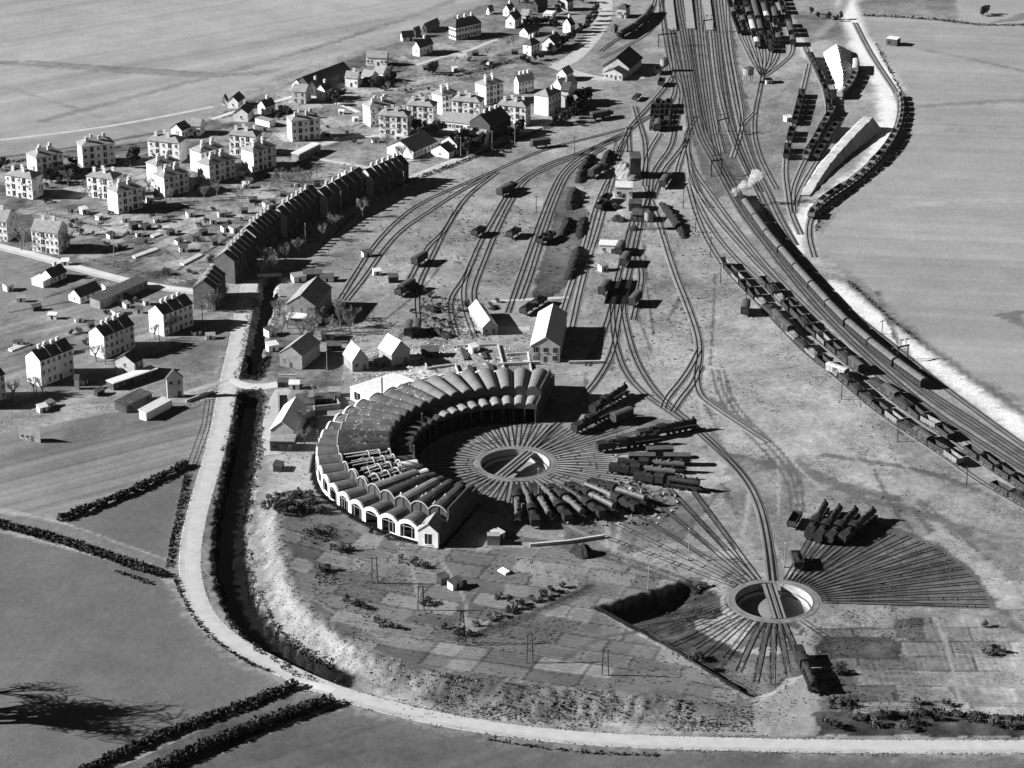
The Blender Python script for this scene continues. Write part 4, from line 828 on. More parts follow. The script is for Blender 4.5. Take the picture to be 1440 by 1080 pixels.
# turntables
def turntable(C, ang, label, name='turntable', dark=0):
    o = empty(name, (C[0], C[1], 0), 0); tag(o, label, 'turntable', 'locomotive turntables')
    n = 72; ring = lambda r, z: [(r*math.cos(2*math.pi*i/n), r*math.sin(2*math.pi*i/n), z) for i in range(n)]
    def band(rs, m, nm):
        mb = MB(); vs = []
        for r, z in rs: vs += ring(r, z)
        mb.add(vs, [(j*n+i, j*n+(i+1) % n, (j+1)*n+(i+1) % n, (j+1)*n+i) for j in range(len(rs)-1) for i in range(n)]); mb.build(nm, m, o)
    band([(13.1,-.02),(12.7,.085),(11.25,.085)], mat('apron_earth', .16, .45, .3), 'apron'); band([(11.25,.06),(11.25,.16),(10.85,.16)], BALLAST, 'coping'); band([(10.85,.16),(10.85,-2.2),(10.1,-2.2),(10.1,-3.2),(9.3,-3.2)], mat('pit_concrete', .36, .25, .5), 'pit_wall')
    mb = MB(); mb.add(ring(9.3, -3.19)+[(0,0,-3.0)], [(i, (i+1) % n, n) for i in range(n)]); mb.build('pit_floor', BALLASTL, o)
    mb = MB()
    for i in range(n):
        a0, a1 = 2*math.pi*i/n, 2*math.pi*(i+1)/n
        mb.bar((10.45*math.cos(a0), 10.45*math.sin(a0), -2.1), (10.45*math.cos(a1), 10.45*math.sin(a1), -2.1), .14)
    mb.build('circular_rail', RAIL, o)
    br = link('bridge', None, o, (0, 0, 0), R(ang))
    mb = MB(); g = [(-10.3,-.2),(10.3,-.2),(10.3,.1),(-10.3,.1),]
    for y in (-1.25, 1.25): mb.prism([(-10.3,.06),(-10.3,-.7),(-4,-1.6),(4,-1.6),(10.3,-.7),(10.3,.06)], y-.15, y+.15, 'y')
    for i in range(21): mb.box(-10+i, -9.75+i, -1.1, 1.1, -.3, -.05)
    mb.build('girders', TIMBER, br)
    mb = MB(); mb.box(-10.3, 10.3, -1.9, 1.9, .065, .12); mb.build('deck', BALLASTL, br)
    for y in (-.76, .76): mb = MB(); mb.box(-10.3, 10.3, y-.13, y+.13, .122, .3); mb.build('rail', RAIL, br)
    for y in (-1.9, 1.9):
        mb = MB()
        for i in range(11): mb.bar((-10+2*i, y, .1), (-10+2*i, y, 1.2), .06)
        mb.bar((-10, y, 1.2), (10, y, 1.2), .06); mb.build('handrail', IRON, br)
    for x in (-9.8, 9.8): mb = MB(); mb.box(x-.5, x+.5, 1.4, 2.2, -2.1, .06); mb.build('wheel_box', IRON, br)
    mb = MB(); mb.bar((0,0,-3.1), (0,0,.06), 1.2, n=10); mb.build('pivot', IRON, br)
    return o
turntable(T1, 63, 'main turntable in the middle of the roundhouse, bridge slanting up to the right')
turntable(T2, 93, 'lone turntable in the foreground, bridge pointing straight away from the camera')
# ---------------------------------------------------------------- rolling stock
def wheels(mb, xs, r=.48, z=.48, m=0, g=.76):
    for x in xs:
        for y in (-g, g):
            n = 10; vs = []
            for yy in (y-.07, y+.07): vs += [(x+r*math.cos(2*math.pi*i/n), yy, z+r*math.sin(2*math.pi*i/n)) for i in range(n)]
            mb.add(vs, [tuple(range(n)), tuple(range(2*n-1, n-1, -1))]+[(i, i+n, (i+1) % n+n, (i+1) % n) for i in range(n)], m)
        mb.bar((x, -g, z), (x, g, z), .16, m)
def frame_mb(L, w=2.5, axles=None):
    mb = MB(); mb.box(-L/2, L/2, -w/2+.25, -w/2+.5, .75, 1.1); mb.box(-L/2, L/2, w/2-.5, w/2-.25, .75, 1.1)
    mb.box(-L/2-.1, -L/2+.15, -w/2, w/2, .7, 1.12); mb.box(L/2-.15, L/2+.1, -w/2, w/2, .7, 1.12)
    for s in (-1, 1):
        for y in (-.85, .85): mb.bar((s*(L/2+.1), y, .95), (s*(L/2+.6), y, .95), .3, n=6)
    wheels(mb, axles or (-L*.28, L*.28)); return mb
def openbody(L, w, z0, z1, t=.12, ribs=True):
    mb = MB(); mb.box(-L/2, L/2, -w/2, w/2, z0, z0+.12)
    mb.box(-L/2, L/2, -w/2, -w/2+t, z0+.12, z1); mb.box(-L/2, L/2, w/2-t, w/2, z0+.12, z1); mb.box(-L/2, -L/2+t, -w/2+t, w/2-t, z0+.12, z1); mb.box(L/2-t, L/2, -w/2+t, w/2-t, z0+.12, z1)
    if ribs:
        for i in range(6):
            x = -L/2+L*i/5
            for s in (-1, 1): mb.box(x-.08, x+.08, s*(w/2+.04)-.05, s*(w/2+.04)+.05, z0, z1-.05)
    return mb
def lumps(L, w, z, h, seed=1):
    rnd = random.Random(seed); mb = MB(); nx_, ny_ = 9, 5; vs = []
    for i in range(nx_):
        for j in range(ny_):
            e = math.sin(math.pi*i/(nx_-1))**.5*math.sin(math.pi*j/(ny_-1))**.6
            vs.append((-L/2+L*i/(nx_-1), -w/2+w*j/(ny_-1), z+h*e*(.7+.5*rnd.random())))
    mb.add(vs, [(i*ny_+j, (i+1)*ny_+j, (i+1)*ny_+j+1, i*ny_+j+1) for i in range(nx_-1) for j in range(ny_-1)]); return mb
PR = {}
def proto(key, name, parts):
    o = empty(name, (0, 0, -500))
    for n, me in parts: link(n, me, o)
    PR[key] = o
L = 7.6
FM = frame_mb(L).mesh('underframe', IRON)
proto('open', 'open_wagon', [('body', openbody(L, 2.7, 1.12, 2.6).mesh('body', TIMBER)), ('underframe', FM)])
proto('openpale', 'open_wagon', [('body', openbody(L, 2.7, 1.12, 2.7).mesh('body', TIMBERL)), ('underframe', FM)])
proto('coalw', 'coal_wagon', [('body', openbody(L, 2.8, 1.12, 2.7).mesh('body', TIMBER)), ('underframe', FM), ('coal_load', lumps(L-.3, 2.5, 2.3, .9).mesh('coal_load', COAL))])
proto('scrapw', 'open_wagon', [('body', openbody(L, 2.7, 1.12, 2.1).mesh('body', TIMBERL)), ('underframe', FM), ('scrap_load', lumps(L-.5, 2.4, 1.5, 1.5, 5).mesh('scrap_load', mat('scrap', .12, .8, 1.2)))])
def boxcar(key, m, rm, L=8.2, h=3.4):
    mb = MB(); mb.box(-L/2, L/2, -1.35, 1.35, 1.12, h)
    for s in (-1, 1):
        for i in range(6): mb.box(-L/2+L*i/5-.06, -L/2+L*i/5+.06, s*1.39-.04, s*1.39+.04, 1.12, h-.05)
    rb = MB(); pr = [(p, h+q) for p, q in arch(1.5, .45)]; rb.prism(pr[::-1]+[(-1.5, h-.02+.01), (1.5, h-.01)], -L/2-.15, L/2+.15)
    d = MB()
    for s in (-1, 1): d.box(-1, 1, s*1.42-.05, s*1.42+.05, 1.2, h-.25)
    proto(key, 'box_wagon', [('body', mb.mesh('body', m)), ('roof', rb.mesh('roof', rm)), ('door', d.mesh('door', DARKW)), ('underframe', frame_mb(L).mesh('underframe', IRON))])
boxcar('box', TIMBER, TILED); boxcar('boxpale', mat('pale_van', .32, .3, 1), mat('pale_van_roof', .42, .25, 1))
fl = MB(); fl.box(-L/2, L/2, -1.3, 1.3, 1.12, 1.3); pl = MB()
for i in range(4): pl.bar((-L*.46, -.9+.6*i, 1.55), (L*.46, -.9+.6*i, 1.55), .5, n=7)
proto('flat', 'flat_wagon', [('deck', fl.mesh('deck', TIMBER)), ('underframe', FM), ('timber_load', pl.mesh('timber_load', TIMBER))])
# passenger coach
CL = 18.2; mb = MB(); mb.box(-CL/2, CL/2, -1.42, 1.42, 1.1, 3.1)
wb = MB()
for s in (-1, 1):
    for i in range(9): wb.box(-CL/2+1.1+i*2, -CL/2+2.3+i*2, s*1.44-.03, s*1.44+.03, 2.1, 2.85)
rb = MB(); pr = [(p, 3.1+q) for p, q in arch(1.55, .95, 10)]; rb.prism(pr[::-1]+[(-1.55, 3.085), (1.55, 3.085)], -CL/2-.1, CL/2+.1)
for i in range(5): rb.bar((-7+3.5*i, 0, 3.9), (-7+3.5*i, 0, 4.3), .35)
ub = MB(); ub.box(-CL/2, CL/2, -1.2, 1.2, .8, 1.1)
for s in (-1, 1): ub.box(s*6.2-1.7, s*6.2+1.7, -1.05, 1.05, .45, .8)
wheels(ub, (-7.4, -5, 5, 7.4)); cn = MB(); cn.box(-.45, .45, -.8, .8, 1.2, 3.3)
cparts = [('body', mb.mesh('body', COACHS)), ('window_band', wb.mesh('window_band', PANE)), ('roof', rb.mesh('roof', COACH)), ('bogies', ub.mesh('bogies', IRON))]
proto('coach', 'passenger_coach', cparts); link('gangway', cn.mesh('gangway', BLACK), PR['coach'], (CL/2+.5, 0, 0))
# steam locomotive with its tender (x forward = chimney end)
def loco(key, bm):
    def cyl(mb, x0, x1, z, r, n=16, m=0):
        vs = [(x, r*math.cos(2*math.pi*i/n), z+r*math.sin(2*math.pi*i/n)) for x in (x0, x1) for i in range(n)]
        mb.add(vs, [tuple(range(n-1, -1, -1)), tuple(range(n, 2*n))]+[(i, (i+1) % n, (i+1) % n+n, i+n) for i in range(n)], m)
    b = MB(); cyl(b, 1.2, 8.6, 2.75, .92); b.prism([(-.95,1.3),(.95,1.3),(.95,2.75),(.6,3.5),(-.6,3.5),(-.95,2.75)], -1.0, 1.2)
    s = MB(); cyl(s, 8.6, 10.3, 2.75, .98); s.bar((10.3,0,2.75), (10.42,0,2.75), 1.3, n=14)
    ch = MB(); ch.bar((9.5,0,3.6), (9.5,0,4.5), .55, n=12, w2=.62)
    do = MB(); do.bar((5.6,0,3.5), (5.6,0,4.15), .9, n=12, w2=.6); do.bar((3,0,3.5), (3,0,4.05), .8, n=12, w2=.5)
    c = MB(); c.box(-3.6, -1.0, -1.4, -1.28, 1.3, 3.6); c.box(-3.6, -1.0, 1.28, 1.4, 1.3, 3.6); c.box(-1.12, -1.0, -1.28, 1.28, 1.3, 3.6)
    pr = [(p, 3.6+q) for p, q in arch(1.55, .5)]; c.prism(pr[::-1]+[(-1.55,3.585),(1.55,3.585)], -3.9, -.8)
    f = MB(); f.box(-3.6, 10.6, -1.15, 1.15, 1.0, 1.28); f.box(10.6, 10.8, -1.3, 1.3, .7, 1.3); f.box(8.3, 10.0, -1.45, -1.0, .6, 1.4); f.box(8.3, 10.0, 1.0, 1.45, .6, 1.4)
    for y in (-.85, .85): f.bar((10.8,y,1), (11.3,y,1), .4, n=8)
    for y in (-1.0, 1.0): f.bar((1,y,.8), (9,y,.95), .14)
    wh = MB(); wheels(wh, (0, 2.1, 4.2, 6.3), .78, .8); wheels(wh, (9.2,), .45, .47)
    t = MB(); t.box(-10.6, -4.2, -1.35, 1.35, 1.2, 2.9); t.box(-10.6, -6.8, -1.35, 1.35, 2.9, 3.1); wheels(t, (-9.6, -7.4, -5.2), .52, .54); t.box(-10.6, -4.1, -1.1, 1.1, .85, 1.2)
    o = empty('steam_locomotive', (0, 0, -500)); PR[key] = o
    bo = b.build('boiler', bm, o, smooth=False); ch.build('chimney', IRON, bo); do.build('domes', bm, bo)
    s.build('smokebox', BLACK if bm is not BOILER else BOILER, o); c.build('cab', IRON, o); f.build('frame', IRON, o); wh.build('wheels', IRON, o)
    te = t.build('tender', IRON, o); lm = lumps(3.6, 2.3, 2.85, .9, 9).build('coal', COAL, te); lm.location = (-5.6, 0, 0)
loco('loco', IRON); loco('locodusty', BOILER)
_used = set()
def place(key, x, y, rz, label, cat, group, dz=.3):
    if key in _used: o = copy_tree(PR[key])
    else: o = PR[key]; _used.add(key)
    o.location = (x, y, hz(x, y)+dz); o.rotation_euler = (0, 0, rz); tag(o, label, cat, group); return o
def station(P, px):
    d, _ = np.hypot(P[:, 0]-px[0], P[:, 1]-px[1]), 0; return int(d.argmin())
def along(P, p0, p1, step):
    P = resample(P, .5); i, j = station(P, at0(*p0)), station(P, at0(*p1)); sgn = 1 if j > i else -1
    out = []; k = i; n = int(step/.5)
    while (k <= j) if sgn > 0 else (k >= j):
        a, b = P[max(k-3, 0)], P[min(k+3, len(P)-1)]; t = (b-a)*sgn; out.append((P[k, 0], P[k, 1], math.atan2(t[1], t[0]))); k += sgn*n
    return out
# the two long rows of battered wagons beside the main line
rnd = random.Random(3)
DESC = {'open': ('empty dark open wagon', 'wagon'), 'openpale': ('empty pale open wagon', 'wagon'), 'coalw': ('coal-filled wagon', 'wagon'), 'scrapw': ('pale wagon heaped with scrap', 'wagon'), 'box': ('dark covered wagon', 'wagon'), 'boxpale': ('pale covered wagon with a white roof', 'wagon'), 'flat': ('low flat wagon with timber', 'wagon')}
def row(P, p0, p1, step, kinds, where, group, skip=0, jig=0):
    n = 0
    for x, y, a in along(P, p0, p1, step):
        k = rnd.choice(kinds); miss = rnd.random() < skip; j = rnd.uniform(-jig, jig)
        if miss: continue
        o = place(k, x, y, a+j, '%s, %s %s' % (DESC[k][0], nth(n), where), DESC[k][1], group)
        if jig: o.rotation_euler = (rnd.uniform(-jig, jig)*1.2, rnd.uniform(-jig, jig)*.4, a+j)
        n += 1
K1 = ['open', 'open', 'open', 'openpale', 'scrapw', 'coalw', 'coalw', 'box']
row(TR['P3'], (1018,376), (1455,722), 8.6, K1, 'from far end, outer battered row', 'outer battered wagon row', .06, .10)
row(TR['P2'], (1076,403), (1455,702), 8.7, K1, 'from far end, inner battered row', 'inner battered wagon row', .16, .10)
bw = place('boxpale', *at(1177,529)[:2], R(-47), 'big pale van with a white end standing out in the outer battered row', 'wagon', None)
# coach train on the main line with its locomotive
A_ = along(TR['TRAIN'], (1054,303), (1300,549), 19.6)
for i, (x, y, a) in enumerate(A_): place('coach', x, y, a+math.pi, 'grey-roofed coach, %s behind the steaming locomotive' % nth(i), 'coach', 'coaches of the long main line train')
x, y, a = along(TR['TRAIN'], (1042,287), (1050,297), 50)[0]; place('loco', x, y, a+math.pi, 'black locomotive under white steam at the head of the coach train', 'locomotive', None)
for i, (x, y, a) in enumerate(along(TR['curve'], (913,24), (867,56), 19.4)): place('coach', x, y, a, 'dark coach in the short curved train near the goods shed, %s from its far end' % nth(i), 'coach', 'coaches of the curved train')
# far yards
K2 = ['open', 'coalw', 'open', 'box']
far = [('f1',(1022,-5),(1041,50),'first'),('f2',(1034,-5),(1049,52),'second'),('f3',(1046,-5),(1062,66),'third'),('f4',(1057,-5),(1071,68),'fourth'),('f5',(1069,-5),(1084,72),'fifth'),('f6',(1082,-5),(1096,70),'sixth')]
for k, p, q, s in far: row(TR[k], p, q, 8.8, K2+(['boxpale'] if s in ('third','fifth') else []), 'from top, %s storage line from left' % s, 'wagons stored on the upper fan', .12)
row(TR['f7'], (1098,0), (1117,72), 9, K2, 'from top, rightmost storage line', 'wagons stored on the upper fan', .35)
row(TR['loop'], (1141,305), (1262,138), 8.6, ['open', 'openpale', 'scrapw'], 'from near end, field-side loop', 'wagons on the right hand loop', .05)
row(TR['g1'], (1110,222), (1128,130), 8.8, K2, 'from near end, left triangle siding', 'wagons in the right triangle', .25)
row(TR['g2'], (1143,224), (1178,160), 8.5, ['openpale', 'open', 'coalw'], 'from near end, middle triangle siding', 'wagons in the right triangle', .05)
P = track([(1164,170),(1166,155),(1162,130),(1150,103),(1140,84),(1132,66)], BALLASTL); row(P, (1165,157), (1138,82), 8.4, ['open', 'coalw'], 'from near end, siding left of gravel heap', 'wagons in the right triangle', .05)
row(TR['g4'], (1185,137), (1203,92), 8.5, ['openpale', 'boxpale'], 'from near end, siding right of gravel heap', 'wagons in the right triangle', 0)
P = track([(1150,222),(1168,192),(1182,170)], BALLASTL); row(P, (1150,222), (1176,180), 8.8, ['coalw', 'open'], 'from near end, siding beside long ramp', 'wagons in the right triangle', .1)
for k in range(4): row(TR['d%d' % k], (918+6*k+2,150), (918+6*k-1,182), 8.8, ['open', 'flat'], 'from top, %s short throat road' % ONES[k], 'wagons on the four short roads', .1)
# single wagons, with their shadows, about the depot
sing = [('box',590,371,62,'dark van standing alone between the two outer left sidings'),('box',572,410,60,'dark van at the end of the outermost left siding'),('coalw',567,414,60,'coal wagon behind the van on the outermost left siding'),('box',710,274,55,'van on the middle siding bend with twin shadows'),
        ('coalw',716,268,55,'coal wagon just beyond the van on the middle siding bend'),('box',893,428,70,'dark van alone on the right of the long ash pits'),('box',850,412,72,'dark van left of the long ash pits'),('box',872,356,76,'van on the running lines beside the white hut'),('box',879,372,76,'second van on the running lines, nearer the ash pits'),
        ('coalw',673,331,62,'coal wagon dumped in the left yard beside the siding'),('coalw',722,333,62,'coal wagon with a long thin shadow in the left yard'),('open',764,341,66,'open wagon among the coal heaps, left one'),('open',772,338,66,'open wagon among the coal heaps, right one'),('box',575,470,88,'dark van on the near end of the left siding'),
        ('box',586,468,88,'second dark van on the near end of the left siding'),('coalw',742,440,62,'coal wagon behind the white-sloped workshop'),('coalw',758,430,62,'coal wagon beside the depot office roof'),('box',836,248,64,'dark van between the coal heaps near the coal stage'),('coalw',845,243,64,'coal wagon between the coal heaps near the coal stage'),
        ('coalw',890,246,72,'coal wagon under the coal stage'),('open',846,293,66,'open wagon below the pump house, left one'),('open',852,284,66,'open wagon below the pump house, right one'),('box',925,182,84,'dark van at the foot of the four short roads'),('box',934,262,75,'van on the throat road right of the coal stage'),
        ('coalw',938,256,75,'coal wagon behind the van right of the coal stage'),('box',842,168,30,'dark van on the lead near the station approach'),('open',850,165,30,'open wagon on the lead near the station approach'),('flat',895,140,70,'flat wagon among pale stacks below the goods shed'),('open',925,103,82,'open wagon beside the lead below the goods shed'),
        ('open',930,120,80,'second open wagon beside the lead below the goods shed'),('box',760,207,22,'lone small van on the outer lead left of centre'),('coalw',1121,795,92,'coal wagon beside the lone turntable, casting a bar of shadow'),('open',1117,738,70,'derelict open wagon left of the parked black locomotives'),('box',1048,440,80,'van body alone on the grass by the battered rows')]
for k, px, py, a, s in sing: place(k, *at(px, py)[:2], R(a), s, 'wagon', 'single wagons about the depot')
# locomotives round the turntables
def polar(C, r, a): return C[0]+r*math.cos(R(a)), C[1]+r*math.sin(R(a))
fan = [A0+DA/2+DA*k-360 for k in range(28, 46)]
for i, k in enumerate(range(30, 39)):
    a = A0+DA/2+DA*k-360; x, y = polar(T1, (33,37,33,36,35,38,37,41,40)[i], a)
    place('locodusty' if i != 5 else 'loco', x, y, R(a+180 if i % 2 else a), 'dusty grey locomotive in the open stalls, %s round from the pavilion' % nth(i) if i != 5 else 'black locomotive among dusty grey ones in the open stalls', 'locomotive', 'locomotives in the roofless stalls')
for i, (a, r, k, s) in enumerate(((-13.5,41,'locodusty','grey locomotive pointing right just below the dark van group'),(-20,50,'loco','black stripped locomotive at the outer end of the open stalls'),(-7,43,'locodusty','pale stripped locomotive in front of the two vans'),(19,38,'loco','black locomotive leading the group right of the main turntable'),(25,54,'loco','black locomotive farthest back in the group right of the turntable'),(51,40,'loco','black locomotive in the roundhouse shadow, nearer one'),(57,56,'loco','black locomotive in the roundhouse shadow, farther one'))):
    aa = A0+DA/2+DA*round((a-A0-DA/2)/DA); x, y = polar(T1, r, aa); place(k, x, y, R(aa), s, 'locomotive', 'locomotives right of the main turntable')
for i, (a, r, s) in enumerate(((-.5,40,'inner dark van on the middle stall road right of the turntable'),(-.5,51,'outer dark van on the middle stall road right of the turntable'),(6,46,'dark van between the two rows right of the turntable'),(44,48,'van at the edge of the roundhouse shadow'))):
    aa = A0+DA/2+DA*round((a-A0-DA/2)/DA); x, y = polar(T1, r, aa); place('box', x, y, R(aa), s, 'wagon', 'vans right of the main turntable')
for k, s in ((16,'leftmost'),(15,'second from left'),(14,'third from left'),(13,'rightmost')):
    a = -3.2+4.55*k; x, y = polar(T2, (50,49,50,52)[16-k], a); place('loco', x, y, R(a), 'black locomotive at the head of the dark fan, %s of four' % s, 'locomotive', 'four black locomotives on the dark fan')
x, y = polar(T2, 42, -84); place('loco', x, y, R(-84), 'black locomotive alone at the bottom of the lone turntable yard', 'locomotive', None)
# steam plume over the train engine
stm = bpy.data.materials.new('steam'); stm.use_nodes = True; nt = stm.node_tree; nt.nodes.remove(nt.nodes['Principled BSDF'])
pv = nt.nodes.new('ShaderNodeVolumePrincipled'); pv.inputs['Color'].default_value = (1, 1, 1, 1); pv.inputs['Density'].default_value = 1.6; pv.inputs['Anisotropy'].default_value = .2
tc_ = nt.nodes.new('ShaderNodeTexCoord'); nz = nt.nodes.new('ShaderNodeTexNoise'); nz.inputs['Scale'].default_value = .55; nz.inputs['Detail'].default_value = 4; nt.links.new(tc_.outputs['Object'], nz.inputs['Vector'])
mr_ = nt.nodes.new('ShaderNodeMapRange'); mr_.inputs['From Min'].default_value = .38; mr_.inputs['From Max'].default_value = .75; mr_.inputs['To Max'].default_value = 1.1; nt.links.new(nz.outputs['Fac'], mr_.inputs['Value']); nt.links.new(mr_.outputs['Result'], pv.inputs['Density'])
nt.links.new(pv.outputs[0], nt.nodes['Material Output'].inputs['Volume'])
mb = MB(); cx, cy = at0(1040, 291)
rs = random.Random(5)
def ball(mb, c, r, n=10, m=7):
    vs = [(c[0], c[1], c[2]+r)]
    for j in range(1, m):
        t = math.pi*j/m
        for i in range(n):
            k = r*(1+rs.uniform(-.18, .18)); vs.append((c[0]+k*math.sin(t)*math.cos(2*math.pi*i/n), c[1]+k*math.sin(t)*math.sin(2*math.pi*i/n), c[2]+k*math.cos(t)))
    vs.append((c[0], c[1], c[2]-r)); fs = [(0, 1+i, 1+(i+1) % n) for i in range(n)]
    for j in range(m-2): fs += [(1+j*n+i, 1+(j+1)*n+i, 1+(j+1)*n+(i+1) % n, 1+j*n+(i+1) % n) for i in range(n)]
    fs += [(1+(m-2)*n+i, len(vs)-1, 1+(m-2)*n+(i+1) % n) for i in range(n)]; mb.add(vs, fs)
for i in range(12):
    t = i/11; ball(mb, (cx-2.5+t*10+rs.uniform(-.8,.8), cy+1+t*6+rs.uniform(-1.5, 1.5), 5.5+t*6+rs.uniform(-1.2, 1.2)), .8+t*.9+rs.uniform(0, .7))
o = mb.build('steam_plume', stm, kind='stuff'); tag(o, 'white steam drifting from the train locomotive', 'steam')
# ---------------------------------------------------------------- heaps and ramps
def heap(label, pts, w, h, m=COAL, name='coal_heap', cat='coal heap', group='coal heaps of the depot', seed=0):
    P = resample(chaikin(W(pts), 2), 1.1); n = len(P); Nn = normals(P); K_ = 7; vs = []; rn = random.Random(seed)
    ph = rn.uniform(0, 9)
    for i in range(n):
        e = min(1, math.sin(math.pi*(i+.15)/(n-.7))**.5 if n > 2 else 1)*(.7+.45*abs(math.sin(i*.55+ph)))
        for k in range(K_+1):
            t = k/K_*2-1; b = hz(*P[i]); hh = h*e*max(0, 1-abs(t)**1.4)*(.8+.4*rn.random())
            o = t*w/2*(.55+.5*e)*(1+rn.uniform(-.12, .12)); vs.append((P[i, 0]+Nn[i, 0]*o, P[i, 1]+Nn[i, 1]*o, b-.1+hh))
    mb = MB(); mb.add(vs, [(i*(K_+1)+k, i*(K_+1)+k+1, (i+1)*(K_+1)+k+1, (i+1)*(K_+1)+k) for i in range(n-1) for k in range(K_)])
    mb.f = [f[::-1] for f in mb.f]; tag(mb.build(name, m), label, cat, group)
hp = [([(831,218),(824,238),(814,258)],6,3.2,'long coal heap nearest the station end'),([(858,212),(851,232),(847,240)],5,2.8,'coal heap left of the coal stage'),([(809,266),(806,282),(802,296)],6,3,'coal heap in the middle of the left row'),([(799,306),(797,322),(789,334)],5,2.4,'ragged coal heap below the middle one'),
      ([(816,347),(812,368),(800,394)],6,3,'long coal heap left of the white hut'),([(930,285),(941,299),(954,316),(964,336)],4.5,2.4,'curved coal heap right of the coal stage'),([(822,305),(818,325),(816,335)],5,1.4,'low coal heap between two sidings'),([(600,430),(618,440)],5,1.2,'small ash heap by the left siding'),
      ([(605,462),(622,472),(640,474)],5,2,'ash heap before the cottages'),([(586,400),(578,410)],4,2,'coal heap at the outer siding'),([(805,772),(822,778),(828,786)],6,3.2,'earth mound with a black hollow below the locomotives'),([(905,300),(915,306)],4,2,'coal heap by the black shed'),
      ([(845,290),(872,293)],6,2.4,'broad coal heap below the pump house'),([(700,432),(690,436)],4,1.4,'coal scrap behind the workshop'),([(862,308),(880,312)],5,2.6,'coal heap by the lower sheds'),([(885,322),(897,324)],5,2.6,'coal heap between the running lines')]
for i, (p, w, h, s) in enumerate(hp): heap(s, p, w, h, seed=i)
heap('pale grey ash heap under the coal stage', [(872,235),(882,245),(890,255)], 11, 4.5, mat('ash', .22, .4, .5, bump=.5), 'ash_heap', 'ash heap', None, 31)
def solid(label, base, ridge, m, name, cat):
    """base: closed ring of photo pixels; ridge: list of (px,py,h) joined to the ring by nearest points"""
    mb = MB(); rg = [(*at0(x, y), h) for x, y, h in ridge]; bs = [(*at0(x, y), -.2) for x, y in base]; nb_ = len(bs)
    near = [min(range(len(rg)), key=lambda j: (rg[j][0]-b_[0])**2+(rg[j][1]-b_[1])**2) for b_ in bs]
    fs = []
    for i in range(nb_):
        j = (i+1) % nb_; fs.append((i, j, nb_+near[i]))
        st = 1 if near[j] > near[i] else -1
        for k in range(near[i], near[j], st): fs.append((j, nb_+k+st, nb_+k))
    mb.add(bs+rg, fs); o = mb.build(name, m)
    bm_ = __import__('bmesh').new(); bm_.from_mesh(o.data); __import__('bmesh').ops.recalc_face_normals(bm_, faces=bm_.faces); __import__('bmesh').ops.triangulate(bm_, faces=bm_.faces); __import__('bmesh').ops.subdivide_edges(bm_, edges=bm_.edges, cuts=9, use_grid_fill=True)
    for v in bm_.verts:
        if v.co.z > .1: q = math.sin(v.co.x*.9+v.co.y*.37)*math.sin(v.co.y*.61)*.28+math.sin(v.co.x*2.1-v.co.y*1.3)*.12+rnd.uniform(-.12, .12); v.co.z = max(.02, v.co.z+q); v.co.x += q*.6
    bm_.to_mesh(o.data); bm_.free()
    tag(o, label, cat)
solid('great pale gravel heap with a sharp ridge in the right yard', [(1157,74),(1160,90),(1167,110),(1178,134),(1183,146),(1188,139),(1194,124),(1199,105),(1200,86),(1200,73),(1178,67)], [(1176,76,5.2),(1180,93,4.7),(1184,109,4),(1185,124,2.9),(1183,140,1)], GRAVEL, 'gravel_heap', 'gravel heap')
P = resample(chaikin(W([(1220,180),(1200,198),(1172,224),(1150,250),(1132,276)]), 2), 3); mb = MB(); hh = np.linspace(5.2, .4, len(P))+np.sin(np.arange(len(P))*1.9)*.12
Nn = normals(P); vs = []
for i in range(len(P)):
    for o_, f in ((6.6, 0), (1.9, 1), (-1.9, 1), (-6.6, 0)): o2 = math.copysign(1.9+(abs(o_)-1.9)*hh[i]/5.2, o_) if f == 0 else o_; vs.append((P[i, 0]+Nn[i, 0]*o2+rnd.uniform(-.3, .3), P[i, 1]+Nn[i, 1]*o2+rnd.uniform(-.3, .3), hh[i]*f-.05*(1-f)))
mb.add(vs, [(i*4+k, (i+1)*4+k, (i+1)*4+k+1, i*4+k+1) for i in range(len(P)-1) for k in range(3)]+[(0, 1, 2, 3)])
tag(mb.build('loading_ramp', mat('ramp_earth', .44, .35, .25, bump=.4)), 'long pale earth ramp rising away between the right sidings', 'ramp')
# ash pits beside the running lines: low walls round a sunk black floor
for p, q, s in (((867,396),(858,428),'left'), ((882,394),(873,428),'right')):
    P = resample(W([p, q]), 3); z = np.zeros(len(P)); o = empty('ash_pit', (*P.mean(0), 0)); c = P.mean(0); mb = MB()
    for d_ in (-1.9, 1.9): sweep(mb, P-c+normals(P)*d_, [(-.2, 0), (.2, 0), (.2, 1.1), (-.2, 1.1)], z, 0)
    mb.build('rim', BLACK, o); mb = MB(); sweep(mb, P-c, [(-1.68, .24), (1.68, .24)], z, 0, closed=False); mb.f = [f[::-1] for f in mb.f]; mb.build('floor', BLACK, o); tag(o, 'long black ash pit between the rails, %s one of two' % s, 'ash pit', 'ash pits')
for i, (p, q) in enumerate((((650,492),(656,507)), ((677,490),(683,506)), ((660,516),(667,532)), ((689,514),(695,531)))):
    A, B = Vector(at(*p)), Vector(at(*q)); mb = MB(); mb.bar(A, B, 1.6); o = mb.build('sleeper_stack', TIMBER); tag(o, 'black sleeper stack on the rubble behind the roundhouse, %s' % ('upper left', 'upper right', 'lower left', 'lower right')[i], 'sleeper stack', 'sleeper stacks')
